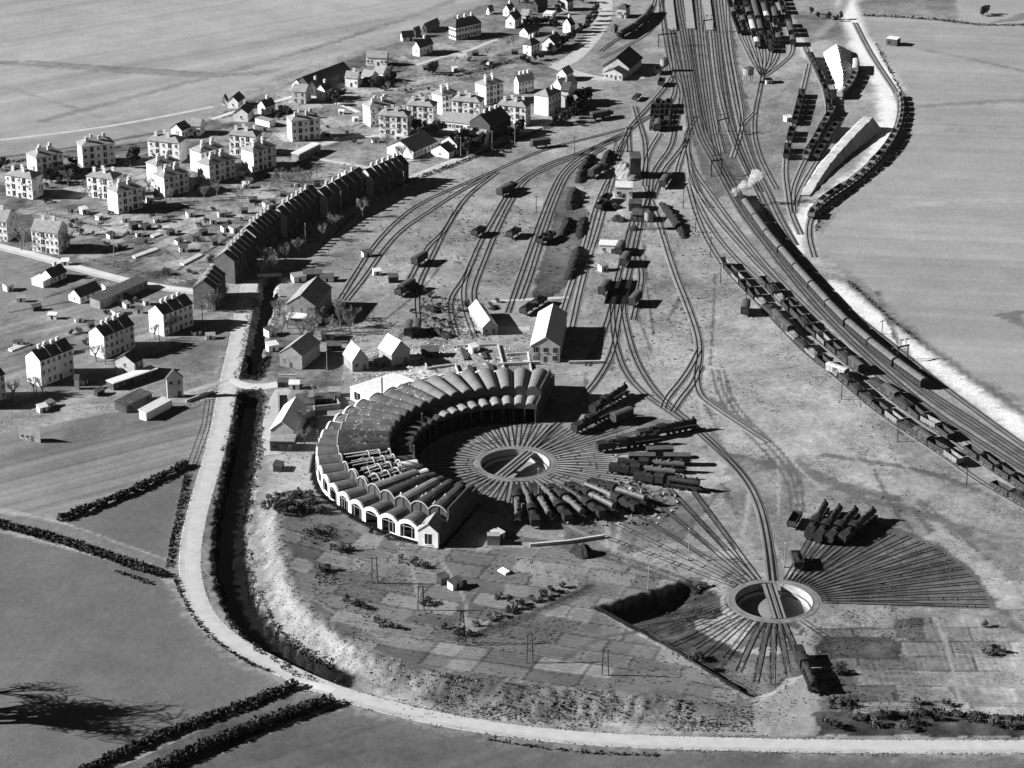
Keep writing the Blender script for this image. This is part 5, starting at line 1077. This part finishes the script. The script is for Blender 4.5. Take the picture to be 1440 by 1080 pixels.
# ---------------------------------------------------------------- water tower, masts, poles, signals
def water_tower(label, px, py, h=7, r=2.6):
    o = empty('water_tower', at(px, py)); tag(o, label, 'water tower', 'water towers'); mb = MB()
    for i in range(6):
        a = math.pi*i/3; mb.bar((r*.8*math.cos(a), r*.8*math.sin(a), 0), (r*.8*math.cos(a), r*.8*math.sin(a), h), .35)
    mb.build('legs', CONC, o); mb = MB(); mb.bar((0,0,h), (0,0,h+3.2), r*2/1.3, n=16); mb.build('tank', GREYW, o); mb = MB(); mb.bar((0,0,h+3.2), (0,0,h+4.2), r*2.1/1.3, n=16, w2=.3); mb.build('cap', TILED, o)
water_tower('round water tower at the throat of the right yard', 1052, 116, 4); water_tower('small water tank beside the coal stage approach', 912, 322, 4, 1.8); water_tower('round tank beside the lead below the goods shed', 934, 100, 3, 2)
def mast(label, px, py, hpx, kind='pole', group=None):
    x, y, z = at(px, py); h = hpx/mpx(py, 1.0)
    if kind == 'pole':
        o = empty('telegraph_pole', (x, y, z), R(rnd.uniform(-40, 40))); mb = MB(); mb.bar((0,0,-.3), (0,0,h), .30, w2=.2, n=6); mb.build('post', TIMBER, o); mb = MB(); mb.box(-1, 1, -.06, .06, h-.6, h-.45)
        for q in (-.85, -.4, .4, .85): mb.bar((q,0,h-.45), (q,0,h-.22), .1)
        mb.build('crossarm', TIMBER, o)
    elif kind == 'lamp':
        o = empty('lamp_mast', (x, y, z)); mb = MB(); mb.bar((0,0,0), (0,0,h), .22, w2=.14, n=6); mb.box(-.3,.3,-.3,.3,0,.6); mb.build('post', POLEM, o); mb = MB(); mb.bar((0,0,h), (0,0,h+.3), .45, n=8, w2=.2); mb.build('lamp_head', POLEM, o)
    elif kind == 'hframe':
        o = empty('power_pylon', (x, y, z), R(rnd.uniform(-10, 25))); mb = MB()
        for s in (-1, 1): mb.bar((s*.9,0,-.3), (s*.6,0,h), .24, n=6)
        mb.bar((-1,0,h*.3), (.85,0,h*.6), .1); mb.bar((1,0,h*.3), (-.85,0,h*.6), .1); mb.build('legs', TIMBER, o); mb = MB(); mb.box(-1.3, 1.3, -.07, .07, h-.4, h-.25); mb.build('crossarm', TIMBER, o)
    else:
        o = empty('lattice_mast', (x, y, z)); mb = MB(); b = 1.1
        for sx in (-1, 1):
            for sy in (-1, 1): mb.bar((sx*b, sy*b, 0), (sx*.25, sy*.25, h), .2)
        for k in range(7):
            t0, t1 = k/7, (k+1)/7; w0, w1 = b+(.25-b)*t0, b+(.25-b)*t1
            for (p, q) in (((-1,-1),(1,-1)), ((1,-1),(1,1)), ((1,1),(-1,1)), ((-1,1),(-1,-1))): mb.bar((p[0]*w0, p[1]*w0, h*t0), (q[0]*w1, q[1]*w1, h*t1), .12)
        mb.build('lattice', IRON, o); mb = MB(); mb.box(-1.4, 1.4, -.1, .1, h-.4, h-.2); mb.build('crossarm', IRON, o)
    tag(o, label, {'pole': 'pole', 'lamp': 'lamp mast', 'hframe': 'pylon', 'lattice': 'mast'}[kind], group)
for px, py, hp_, k, s in [(527,820,36,'hframe','twin-legged pylon in the allotments nearest the roundhouse'),(592,858,34,'hframe','twin-legged pylon beside the winding allotment path'),(650,905,46,'lattice','dark lattice mast in the middle of the allotments'),(745,932,40,'hframe','twin-legged pylon near the grassy slope'),(851,950,36,'hframe','twin-legged pylon below the sunken corner'),
        (968,788,44,'lamp','tall pale lamp mast on the grass between the turntables'),(911,853,32,'lamp','pale lamp mast standing in the sunken black corner'),(1103,798,34,'lamp','lamp mast right of the lone turntable approach'),(757,712,52,'lamp','thin mast at the edge of the roundhouse apron'),(460,520,28,'lamp','pale post in the black shadow of the smaller depot house'),(510,480,24,'lamp','pale post behind the left white-roofed cottage'),
        (400,632,32,'lamp','thin post before the flat-roofed lane shed'),(161,368,38,'lamp','tall pole by the dark shrub on the cross street'),(999,362,28,'pole','telegraph pole left of the pale sidings, upper one'),(1013,399,30,'pole','telegraph pole at the far end of the battered rows'),(1049,438,26,'pole','telegraph pole beside the lone van body'),(1183,562,28,'pole','telegraph pole beside the big pale van'),
        (1262,621,30,'pole','telegraph pole below the middle of the battered rows'),(1359,681,26,'pole','telegraph pole near the right end of the battered rows'),(961,293,30,'pole','telegraph pole right of the curved coal heap'),(978,327,28,'pole','telegraph pole below the curved coal heap'),(754,299,24,'pole','thin leaning pole alone in the left yard'),(808,218,26,'pole','pole beside the curving left leads'),
        (692,215,30,'lamp','street lamp before the dark school wing'),(724,205,28,'lamp','street lamp at the wide street corner'),(648,222,28,'lamp','street lamp before the dark workshop trees'),(796,160,24,'lamp','street lamp below the tall station road block'),(480,300,30,'lamp','street post in the terrace shadow, middle one'),(568,270,28,'lamp','street post at the far terrace corner'),(430,345,30,'lamp','street post in the terrace shadow, near one'),
        (285,455,26,'pole','pole on the grass left of the street bend'),(224,480,24,'pole','pole in front of the row house near the road'),(52,560,30,'pole','pole in front of the nearest row house'),(18,566,26,'pole','pole by the left edge row house'),(450,118,28,'lamp','tall pole at the villa lane junction'),(598,70,20,'lamp','tall pole before the house below the school'),(1240,470,20,'pole','pole on the white bank by the main line'),
        (933,330,26,'pole','pole between the loop lines below the coal stage'),(905,322,30,'lattice','lattice mast by the black running sheds'),(866,213,16,'lattice','slim lattice mast over the coal stage heap')]: mast(s, px, py, hp_, k)
def gantry(label, p, q, h=6.5, arms=3):
    A, B = Vector(at(*p)), Vector(at(*q)); d = B-A; L_g = d.length; o = empty('signal_gantry', A, math.atan2(d.y, d.x)); tag(o, label, 'signal gantry', 'signal gantries')
    mb = MB()
    for x in (0, L_g): mb.bar((x,0,0), (x,0,h), .4)
    mb.build('posts', IRON, o); mb = MB(); mb.box(-.5, L_g+.5, -.2, .2, h, h+.5); mb.build('beam', IRON, o)
    for i in range(arms):
        x = L_g*(i+.5)/arms; mb = MB(); mb.bar((x,0,h+.5), (x,0,h+3), .18); mb.box(x, x+1.2, -.05, .05, h+2.4, h+2.8); mb.build('signal_arm', IRON, o)
gantry('signal gantry over the main lines above the steam', (1000,248), (1014,246)); gantry('signal gantry over the right throat tracks', (1010,190), (1024,186)); gantry('signal bridge at the lower end of the platforms', (989,46), (1003,44), 6, 2)
gantry('low signal frame across the left throat lines', (926,66), (950,64), 6, 3); gantry('twin-armed signal on the white bank beside the coach train', (1262,508), (1276,505), 5, 2)
# ---------------------------------------------------------------- trees, shrubs, hedges, ground cover
TWIGP = mat('pale_bare_twigs', .19, .4, .6)
def leafcloud(rnd, blobs, n, s, m=0, thin=.25, mb=None):
    mb = mb or MB()
    for _ in range(n):
        c, r = rnd.choice(blobs); 
        while True:
            v = Vector((rnd.uniform(-1, 1), rnd.uniform(-1, 1), rnd.uniform(-1, 1)))
            if .1 < v.length < 1: break
        p = Vector(c)+Vector((v.x*r[0], v.y*r[1], v.z*r[2]))*(v.length**-.25)*.9
        u = Vector((rnd.gauss(0, 1), rnd.gauss(0, 1), rnd.gauss(0, 1))).normalized(); w = u.cross(Vector((rnd.gauss(0, 1), rnd.gauss(0, 1), rnd.gauss(0, 1)))).normalized()
        a = s*rnd.uniform(.5, 1.3); b = a*thin
        mb.add([p-u*a-w*b, p+u*a-w*b, p+u*a+w*b, p-u*a+w*b], [(0, 1, 2, 3)], m)
    return mb
def bare_tree(seed):
    r = random.Random(seed); t = MB(); t.bar((0,0,-.2), (0,0,.45), .07, w2=.045, n=7); tips = []
    for i in range(11):
        a = r.uniform(0, 6.28); z = .25+.2*r.random(); l = .3+.15*r.random(); e = (math.cos(a)*l*.75, math.sin(a)*l*.75, z+l*.95); t.bar((0,0,z), e, .03, w2=.012); tips.append(e)
        for _ in range(3):
            f = (e[0]+r.uniform(-.14,.14), e[1]+r.uniform(-.14,.14), min(1, e[2]+r.uniform(0,.18))); t.bar((e[0]*.7, e[1]*.7, z+(e[2]-z)*.7), f, .012, w2=.005); tips.append(f)
    c = leafcloud(r, [(p, (.13,.13,.13)) for p in tips], 260, .085, thin=.06)
    return t.mesh('trunk', TWIGP), c.mesh('crown', TWIGP)
def dark_tree(seed, n=520):
    r = random.Random(seed); t = MB(); t.bar((0,0,-.2), (0,0,.6), .09, w2=.04, n=7)
    for i in range(6): a = r.uniform(0, 6.28); t.bar((0,0,.25+.05*i), (math.cos(a)*.25, math.sin(a)*.25, .5+.06*i), .03, w2=.012)
    bl = [((r.uniform(-.24,.24), r.uniform(-.24,.24), r.uniform(.3,.85)), (r.uniform(.12,.22),)*3) for _ in range(9)]
    return t.mesh('trunk', BARK), leafcloud(r, bl, n, .06, thin=.6).mesh('crown', LEAF)
def shrub(seed):
    r = random.Random(seed); t = MB()
    for i in range(6): a = r.uniform(0, 6.28); t.bar((0,0,-.1), (math.cos(a)*.3, math.sin(a)*.3, .6), .04, w2=.015)
    return t.mesh('stems', BARK), leafcloud(r, [((r.uniform(-.35,.35), r.uniform(-.35,.35), r.uniform(.2,.7)), (.25,.25,.25)) for _ in range(6)], 150, .12, thin=.3).mesh('foliage', TWIG if seed % 2 else LEAF)
BT = [bare_tree(i) for i in range(4)]; DT = [dark_tree(i+20) for i in range(4)]; SH = [shrub(i+40) for i in range(6)]
rt = random.Random(11)
def plant(kind, px, py, h, label, cat, group):
    x, y, z = at(px, py); pr = rt.choice({'bare': BT, 'dark': DT, 'shrub': SH}[kind]); nm = {'bare': 'bare_tree', 'dark': 'evergreen_tree', 'shrub': 'garden_shrub'}[kind]
    o = empty(nm, (x, y, z), rt.uniform(0, 6)); k = h*rt.uniform(.9, 1.15); q = .78 if kind == 'bare' else 1; o.scale = (k*q*rt.uniform(.9, 1.2), k*q*rt.uniform(.9, 1.2), k); tag(o, label, cat, group)
    a, b = ('stems', 'foliage') if kind == 'shrub' else ('trunk', 'crown'); link(a, pr[0], o); link(b, pr[1], o)
def zone(kind, desc, where, pts, h, cat=None):
    pts = sorted(pts); n = len(pts)
    for i, p in enumerate(pts):
        hh = p[2] if len(p) > 2 else h; lab = desc+' '+where if n == 1 else '%s %s, %s from the left' % (desc, where, nth(i))
        plant(kind, p[0], p[1], hh, lab, cat or ('shrub' if kind == 'shrub' else 'tree'), desc.split()[-1]+'s '+where)
zone('dark', 'dark evergreen', 'behind the large hall', [(588,188),(596,192),(603,190),(612,187),(620,189)], 6.5)
zone('dark', 'dark tree', 'over the workshop by the road', [(650,216),(658,219),(667,214),(655,206),(663,203),(672,208)], 8.5)
zone('dark', 'dark tree', 'at the corner of the dark school wing', [(722,196),(728,190),(735,186)], 7); zone('dark', 'dark tree', 'in the station road garden', [(800,152),(806,160),(813,156),(820,150),(825,142),(815,141),(808,166),(796,172),(785,176)], 6.5)
zone('dark', 'dark roadside tree', 'along the curving station road', [(790,66),(796,62),(802,58),(808,54),(814,50),(819,46),(824,41),(829,36),(834,30),(838,23),(840,16),(783,70),(776,72)], 5)
zone('dark', 'dark tree', 'in the belt behind the far villas', [(738,38),(745,36),(752,37),(760,35),(768,34),(776,36),(782,40)], 5); zone('dark', 'dark tree', 'below the villa group', [(516,122),(524,124),(531,123),(539,121),(546,118),(552,114)], 4.5)
zone('dark', 'dark tree', 'by the villa lane junction', [(470,143),(477,140),(473,148)], 5.5); zone('dark', 'dark shrubbery tree', 'beside the steep-roofed lane house', [(392,168),(399,166),(405,162),(396,160)], 4.5); zone('dark', 'big dark tree', 'right of the grey-fronted estate block', [(184,235),(190,230)], 7.5)
zone('dark', 'dark tree', 'between the leftmost estate blocks', [(72,257),(82,258),(90,252),(98,246),(108,250),(104,240)], 6); zone('dark', 'dark tree', 'by the far left lane', [(2,240),(8,236)], 5); zone('dark', 'dark tree', 'in the meadow below the large school', [(608,105),(612,102)], 5.5)
zone('dark', 'dark shrubby tree', 'beside the dark-roofed house near the station', [(735,88),(742,90),(752,86),(760,84)], 4); zone('dark', 'dark tree', 'beyond the sharp gravel heap', [(1165,28),(1175,30),(1150,26),(1140,20),(1182,27)], 4)
zone('dark', 'dark tree', 'on the far field lane', [(1382,22),(1388,20)], 5); zone('dark', 'dark tree', 'behind the top edge villas', [(790,14),(782,20),(740,8),(820,4),(730,4)], 6)
zone('bare', 'bare tree', 'around the two depot houses', [(438,458),(446,466),(452,455),(477,450,8),(479,462,8),(470,470),(433,474),(440,480),(492,468),(497,460),(425,480)], 7)
zone('bare', 'bare tree', 'before the nearest terrace gable', [(292,438),(300,437),(307,434),(313,428)], 8); zone('bare', 'bare tree', 'in the street before the long terraces', [(368,388),(374,392),(385,384),(402,372),(420,360),(455,338),(470,326),(510,306)], 7.5)
zone('bare', 'bare tree', 'by the gabled blocks on the cross street', [(34,345),(40,350),(30,352),(92,352),(98,347),(112,332)], 7.5); zone('bare', 'bare tree', 'on the lawns of the left estate', [(210,272),(240,285),(288,282),(305,278),(282,268),(262,262),(350,268),(96,262),(120,272),(340,282)], 6.5)
zone('bare', 'bare tree', 'on the right lawns before the school shed', [(386,262),(392,255),(400,258),(410,262),(418,255),(425,262),(436,258),(445,250)], 6); zone('bare', 'bare tree', 'before the left row houses', [(20,560),(48,552),(60,556),(135,508),(148,512),(218,478),(240,470),(250,465)], 6)
zone('bare', 'bare tree', 'in the meadow below the large school villas', [(715,68),(722,64),(640,90),(660,86),(685,78),(545,128),(560,130),(570,126)], 4.5); zone('bare', 'bare tree', 'near the hall end of the terraces', [(560,228),(566,224),(545,212),(712,185)], 7)
zone('bare', 'bare tree', 'by the ditch below the terraces', [(386,446),(398,440),(404,462),(396,470),(388,480)], 6); zone('bare', 'bare tree', 'in the dark garden left of the roundhouse', [(430,570),(445,562),(428,625),(432,600)], 6)
zone('bare', 'tall tree', 'beyond the left edge throwing the long shadow', [(-48,1012,20),(-70,1018,24),(-95,1010,25),(-62,975,15),(-52,1003,20),(-85,1000,22)], 18)
zone('shrub', 'scrub bush', 'in the rough patch left of the roundhouse arcade', [(376,716),(384,709),(392,704),(400,700),(408,706),(416,699),(424,703),(432,700),(440,706),(446,714),(436,718),(424,716),(412,718),(400,716),(390,720),(452,722)], 3.4)
zone('shrub', 'garden bush', 'in the upper allotments', [(470,772),(476,776),(482,770),(488,774),(445,800),(452,804),(460,802),(580,792),(588,796),(596,799),(442,748),(448,752),(520,750),(545,758)], 2.2)
zone('shrub', 'garden bush', 'in the lower allotments', [(486,846),(494,850),(502,853),(512,856),(530,876),(538,880),(546,882),(554,884),(596,852),(604,848),(640,893),(650,890),(660,894),(700,842),(715,846),(735,850),(760,844),(625,884),(690,872),(670,880)], 2.2)
zone('shrub', 'dark bush', 'along the sloping allotment lane', [(700,868),(712,862),(724,857),(736,852),(750,846),(764,840),(778,832),(790,826)], 2.6); zone('shrub', 'bush', 'on the rim of the sunken corner', [(983,832),(990,828),(975,838),(978,926),(970,930),(986,928)], 2.6)
zone('shrub', 'dark bush', 'in the gardens right of the lone turntable', [(1385,882),(1384,918),(1392,922),(1400,916),(1180,945),(1184,950),(1176,948),(1290,990),(1330,992),(1180,990),(1168,988),(1190,992)], 2.6)
zone('shrub', 'dark bush', 'in the roadside rough at lower right', [(1160,1018),(1180,1024),(1232,1022),(1240,1012),(1270,1026),(1285,1018),(1300,1010),(1320,1012),(1345,1008),(1370,1014),(1395,1020),(1420,1024),(1255,1010),(1210,1014)], 3)
zone('shrub', 'ash-side bush', 'among sidings above the cottages', [(598,412),(604,418),(610,440),(618,432),(626,440),(640,446),(646,438),(655,430),(612,452),(622,460),(632,456),(580,440),(700,425),(690,430)], 2.2)
zone('shrub', 'allotment bush', 'on the left estate gardens', [(130,330),(142,318),(200,318),(215,306),(236,312),(262,300),(280,318),(300,296),(252,328),(176,350),(206,342),(360,290),(372,300),(400,288),(180,330),(226,322),(340,310),(318,300),(150,345),(130,352)], 2)
zone('shrub', 'field-edge bush', 'behind the nearest two row houses', [(98,470),(112,468),(85,486),(120,484),(180,420),(190,424),(170,428),(150,442)], 2.4)
gs = []
while len(gs) < 90:
    q = (rt.uniform(20, 700), rt.uniform(70, 400))
    if inside(np.array([q[0]]), np.array([q[1]]), np.array([(10,300),(10,255),(230,215),(420,130),(560,80),(690,50),(700,110),(600,140),(420,260),(320,350),(270,395),(140,370)]))[0]: gs.append((round(q[0]), round(q[1]), round(rt.uniform(1.4, 3.2), 1)))
gs.sort()
for i, q in enumerate(gs): plant('shrub', q[0], q[1], q[2], 'bare bush among the estate houses and gardens', 'shrub', 'bushes among the estate gardens')
# hedges: long bushy bands
def hedge(label, pts, w, h, dens=9, s=.42, m=LEAF):
    P = resample(chaikin(W(pts), 2), 1.0); r = random.Random(len(label)); mb = MB(); bl = []
    for x, y in P: bl.append(((x, y, hz(x, y)+h*.42), (w/2, w/2, h*.55*max(.25, .3+.75*abs(math.sin(x*.35+y*.21))+r.uniform(-.3, .35)))))
    leafcloud(r, bl, int(len(P)*dens*w*h/4)+40, s, thin=.55, mb=mb); tag(mb.build('hedge', m), label, 'hedge')
hedge('thick dark hedge across the left fields', [(-30,734),(0,741),(60,755),(130,778),(200,802),(226,810)], 4.0, 2.9, 16); hedge('sparse lower spur of the left field hedge', [(165,806),(190,812),(212,822)], 1.6, 1.0, 8)
hedge('straight black hedge between two ploughed strips', [(86,732),(130,716),(180,696),(230,672),(262,655)], 2.6, 2.7, 22); hedge('dark hedge along the field side of the upper road', [(262,668),(254,708),(244,755),(236,797)], 1.4, 1.1, 18)
hedge('broken hedge following the outside of the road bend', [(246,812),(256,842),(276,874),(305,905),(340,928),(378,946)], 1.2, .8, 13); hedge('upper hedge of the sunken lane at lower left', [(110,1092),(170,1062),(230,1035),(300,1010),(360,988),(413,966)], 3.2, 2.5, 18)
hedge('lower hedge of the sunken lane at lower left', [(190,1100),(260,1066),(330,1036),(400,1010),(462,990)], 4.6, 3.3, 18); hedge('thin hedge along the foot of the white bank', [(1192,396),(1230,430),(1262,458),(1292,480)], 1.2, .9, 7)
hedge('low dark hedge along the street by the tracks', [(556,264),(600,246),(650,228),(700,208),(730,196),(765,182),(800,166),(830,152)], 1.4, 1.3, 12); hedge('ragged field boundary at the upper right', [(1215,22),(1260,24),(1320,28),(1380,36),(1440,36)], 2, 1.2, 5, .5)
hedge('dark growth along the outside of the wagon loop', [(1232,62),(1250,98),(1268,130),(1279,165),(1278,195),(1258,222),(1222,252),(1185,280),(1158,300),(1146,325)], 1.6, 1.0, 4, .45); hedge('low scrub along the meadow lane below the villas', [(640,108),(690,96),(730,82),(745,76)], 2, 1.2, 7)
hedge('dark hedge behind the far left estate', [(-10,232),(20,228),(60,222),(110,222)], 1.8, 1.2, 9); hedge('dark roadside hedge strip at the lower right', [(1200,1012),(1260,1008),(1310,1004),(1352,1005),(1400,1010),(1450,1012)], 2.6, 1.4, 12)
hedge('dark verge below the road at bottom right', [(690,1040),(760,1052),(830,1060),(920,1062)], 1.6, .7, 7)
# fences
def fence(label, pts, h=1.3):
    P = resample(W(pts), 2.4); o = empty('fence', (0, 0, 0)); tag(o, label, 'fence'); mb = MB()
    for x, y in P: z = hz(x, y); mb.bar((x, y, z-.2), (x, y, z+h), .14)
    mb.build('posts', TIMBER, o); mb = MB()
    for k in (.5, .95):
        for a, b in zip(P[:-1], P[1:]): mb.bar((*a, hz(*a)+h*k), (*b, hz(*b)+h*k), .09)
    mb.build('rails', TIMBER, o)
fence('post fence along the rim of the sunken corner', [(838,858),(880,882),(930,910),(985,944),(1040,976)], 1.2); fence('fence across the allotments below the roundhouse', [(655,905),(720,878),(790,848),(826,830)]); fence('fence at the foot of the big roadside garden', [(1170,1000),(1260,1000),(1350,998)]); fence('field fence beside the roadside house', [(242,580),(270,572),(290,560),(284,600),(262,662)])
# ground cover nobody could count
def cover(name, label, test, box, n, s, m, seed, up=.9, cat='scrub'):
    g = np.random.default_rng(seed); r = random.Random(seed); mb = MB(); got = []; c = 0
    while c < n:
        px, py = g.uniform(box[0], box[2], 6000), g.uniform(box[1], box[3], 6000); x, y = at0(px, py); k = test(px, py, x, y)
        got.append(np.stack([x[k], y[k]], 1)); c += int(k.sum())
    A = np.concatenate(got)[:n]; zz = terr(A[:, 0], A[:, 1])
    for (x, y), z in zip(A, zz):
        a = r.uniform(0, 6.28); k = s*r.uniform(.5, 1.5); hx, hy = math.cos(a)*k*.5, math.sin(a)*k*.5; ln = k*.6
        lx, ly = r.uniform(-ln, ln), r.uniform(-ln, ln)
        mb.add([(x-hx, y-hy, z-.05), (x+hx, y+hy, z-.05), (x+hx*.6+lx, y+hy*.6+ly, z+k*up), (x-hx*.6+lx, y-hy*.6+ly, z+k*up*.8)], [(0, 1, 2, 3)])
    tag(mb.build(name, m, kind='stuff'), label, cat)
def in_berm(lo, hi, slo=0, shi=1):
    def f(px, py, x, y):
        d, s = poly_sd(x, y, BERM); nn = vnoise(x*.16, y*.16, 77); return (lo < d) & (d < hi) & (slo < s) & (s < shi) & (nn+.5*hash2(np.floor(x*50), np.floor(y*50), 3) > .72)
    return f
cover('dry_scrub', 'pale dry grass and scrub covering the long bank', in_berm(.5, 10.5, .03, .93), (345,690,1130,1030), 3200, .3, STRAW, 1, .55)
cover('dark_scrub', 'dark scrub patches on the lower bank beside the road', in_berm(-3, 10, .5, .95), (600,930,1130,1040), 2400, .36, LEAF, 2, .7)
def near_ditch(px, py, x, y):
    k = np.zeros(x.shape, bool)
    for P, _ in DITCH: d = np.abs(poly_sd(x, y, P)[0])+(vnoise(x*.3, y*.3, 5)-.5)*3; k |= (2.6 < d) & (d < 5.9)
    return k
cover('ditch_scrub', 'dark weeds along both edges of the ditch', near_ditch, (300,420,470,960), 7000, .42, LEAF, 3, .8)
def poly_test(P): return lambda px, py, x, y: inside(px, py, P)
cover('rubble', 'pale rubble strewn behind the roundhouse', poly_test([(480,500),(600,480),(720,490),(745,540),(620,555),(500,540)]), (470,470,760,560), 900, .6, CONC, 4, .4, 'rubble')
cover('debris', 'scraps and wreckage among the stripped locomotives', lambda px, py, x, y: (np.hypot(x-T1[0], y-T1[1]) > 32) & (np.hypot(x-T1[0], y-T1[1]) < 60) & (px > 790), (790,640,960,740), 420, .9, mat('debris', .2, .8, .8), 5, .7, 'debris')
cover('weeds', 'dark weeds in tufts about the depot sidings', poly_test([(590,420),(660,420),(690,480),(600,480)]), (590,420,690,480), 450, .6, LEAF, 6)
cover('yard_weeds', 'dark tufts of dead weeds scattered over the yard and gardens', lambda px, py, x, y: (fbm(x*.05, y*.05, 91, 3) > .5) & (np.hypot(x-T1[0], y-T1[1]) > 66) & (np.hypot(x-T2[0], y-T2[1]) > 15) & (px > 380+(py-700)*(py > 700)*.4) & (px < 1140+(py-400)*.5), (390,230,1440,1010), 9000, .38, mat('dead_weeds', .07, .5, .8), 12, .7)
RDP = chaikin(W([(352,395),(346,425),(340,450),(333,490),(322,535),(313,590),(300,645),(286,690),(274,735),(267,775),(268,815),(280,855),(303,885),(340,912),(385,935),(430,957),(480,976),(540,993),(620,1012),(700,1025),(780,1035),(880,1042),(1000,1046),(1150,1049),(1300,1050),(1440,1050)]), 3)
def by_road(px, py, x, y):
    d = np.abs(poly_sd(x, y, RDP)[0]); return (d > 2.75) & (d < 2.9+2.6*vnoise(x*.25, y*.25, 8)**2)
cover('verge_grass', 'ragged grass along both edges of the pale road', by_road, (230,400,1440,1070), 3600, .34, mat('verge_grass', .13, .5, .8), 14, .5, 'grass')
VEG = ([(1172,930),(1190,930),(1190,948),(1172,948)], [(1165,978),(1205,978),(1205,998),(1165,998)], [(440,815),(470,812),(480,830),(450,835)], [(560,780),(600,790),(595,802),(560,796)], [(425,755),(470,745),(480,765),(440,775)])
cover('garden_rows', 'dark winter vegetables in the gardens', lambda px, py, x, y: np.any([inside(px, py, q) for q in VEG], 0), (420,740,1210,1000), 600, .45, LEAF, 7, .8, 'vegetables')

fence('garden fence behind the left estate blocks', [(60,300),(130,318),(190,345)]); fence('allotment fence across the estate gardens', [(200,345),(260,320),(330,300)]); fence('fence round the lower estate gardens', [(120,365),(200,385),(262,395)])
fence('fence between the long terraces and their gardens', [(300,352),(350,318),(400,286),(455,258)]); fence('fence round the meadow behind the villas', [(560,130),(640,112),(700,100)])
cover('yard_litter', 'dark scraps of timber and iron lying about the sidings', lambda px, py, x, y: (fbm(x*.06, y*.06, 95, 3) > .52) & (np.hypot(x-T1[0], y-T1[1]) > 66), (480,230,1000,540), 1500, .8, TIMBER, 13, .35, 'litter')
# ---------------------------------------------------------------- light, air, camera
hm = bpy.data.materials.new('haze'); hm.use_nodes = True; nt = hm.node_tree; nt.nodes.remove(nt.nodes['Principled BSDF'])
pv = nt.nodes.new('ShaderNodeVolumePrincipled'); pv.inputs['Color'].default_value = (.95, .95, .95, 1); pv.inputs['Density'].default_value = .000005; pv.inputs['Anisotropy'].default_value = .3
nt.links.new(pv.outputs[0], nt.nodes['Material Output'].inputs['Volume'])
mb = MB(); mb.box(-950, 950, -60, 2650, -8, 345); hz_ = mb.build('haze', hm, kind='stuff'); hz_['label'] = 'thin pale winter haze over the whole yard'; hz_['category'] = 'haze'
w = bpy.data.worlds.new('World'); SC.world = w; w.use_nodes = True; nt = w.node_tree; N = nt.nodes; K = nt.links
sky = N.new('ShaderNodeTexSky'); sky.sky_type = 'NISHITA'; sky.sun_disc = False
EL = R(26); sky.sun_elevation = EL; sky.sun_rotation = R(-92); sky.air_density = .2; sky.dust_density = .1; sky.altitude = 800
sp = N.new('ShaderNodeSeparateColor'); K.new(sky.outputs[0], sp.inputs[0]); K.new(sp.outputs[0], N['Background'].inputs['Color'])   # red-filtered black and white film
N['Background'].inputs['Strength'].default_value = .05
sd = bpy.data.lights.new('sun', 'SUN'); sd.energy = 5; sd.angle = R(.5); sd.color = (1, 1, 1)
so = bpy.data.objects.new('sun', sd); COL.objects.link(so)
dirv = Vector((math.cos(EL)*math.cos(R(2)), math.cos(EL)*math.sin(R(2)), -math.sin(EL)))
so.rotation_euler = dirv.to_track_quat('-Z', 'Y').to_euler(); so.location = (-300, 800, 400)
cd = bpy.data.cameras.new('camera'); cam = bpy.data.objects.new('camera', cd); COL.objects.link(cam)
cam.location = (0, 0, H); cam.rotation_euler = (R(90)-TH, 0, 0); cd.sensor_width = 36; cd.lens = 36*F/1440; cd.clip_end = 6000; cd.clip_start = 1
SC.camera = cam
vs = SC.view_settings; vs.view_transform = 'Standard'; vs.look = 'None'; vs.gamma = 1; vs.exposure = 1.1
SC.cycles.volume_bounces = 3; SC.cycles.max_bounces = 5; SC.cycles.diffuse_bounces = 1
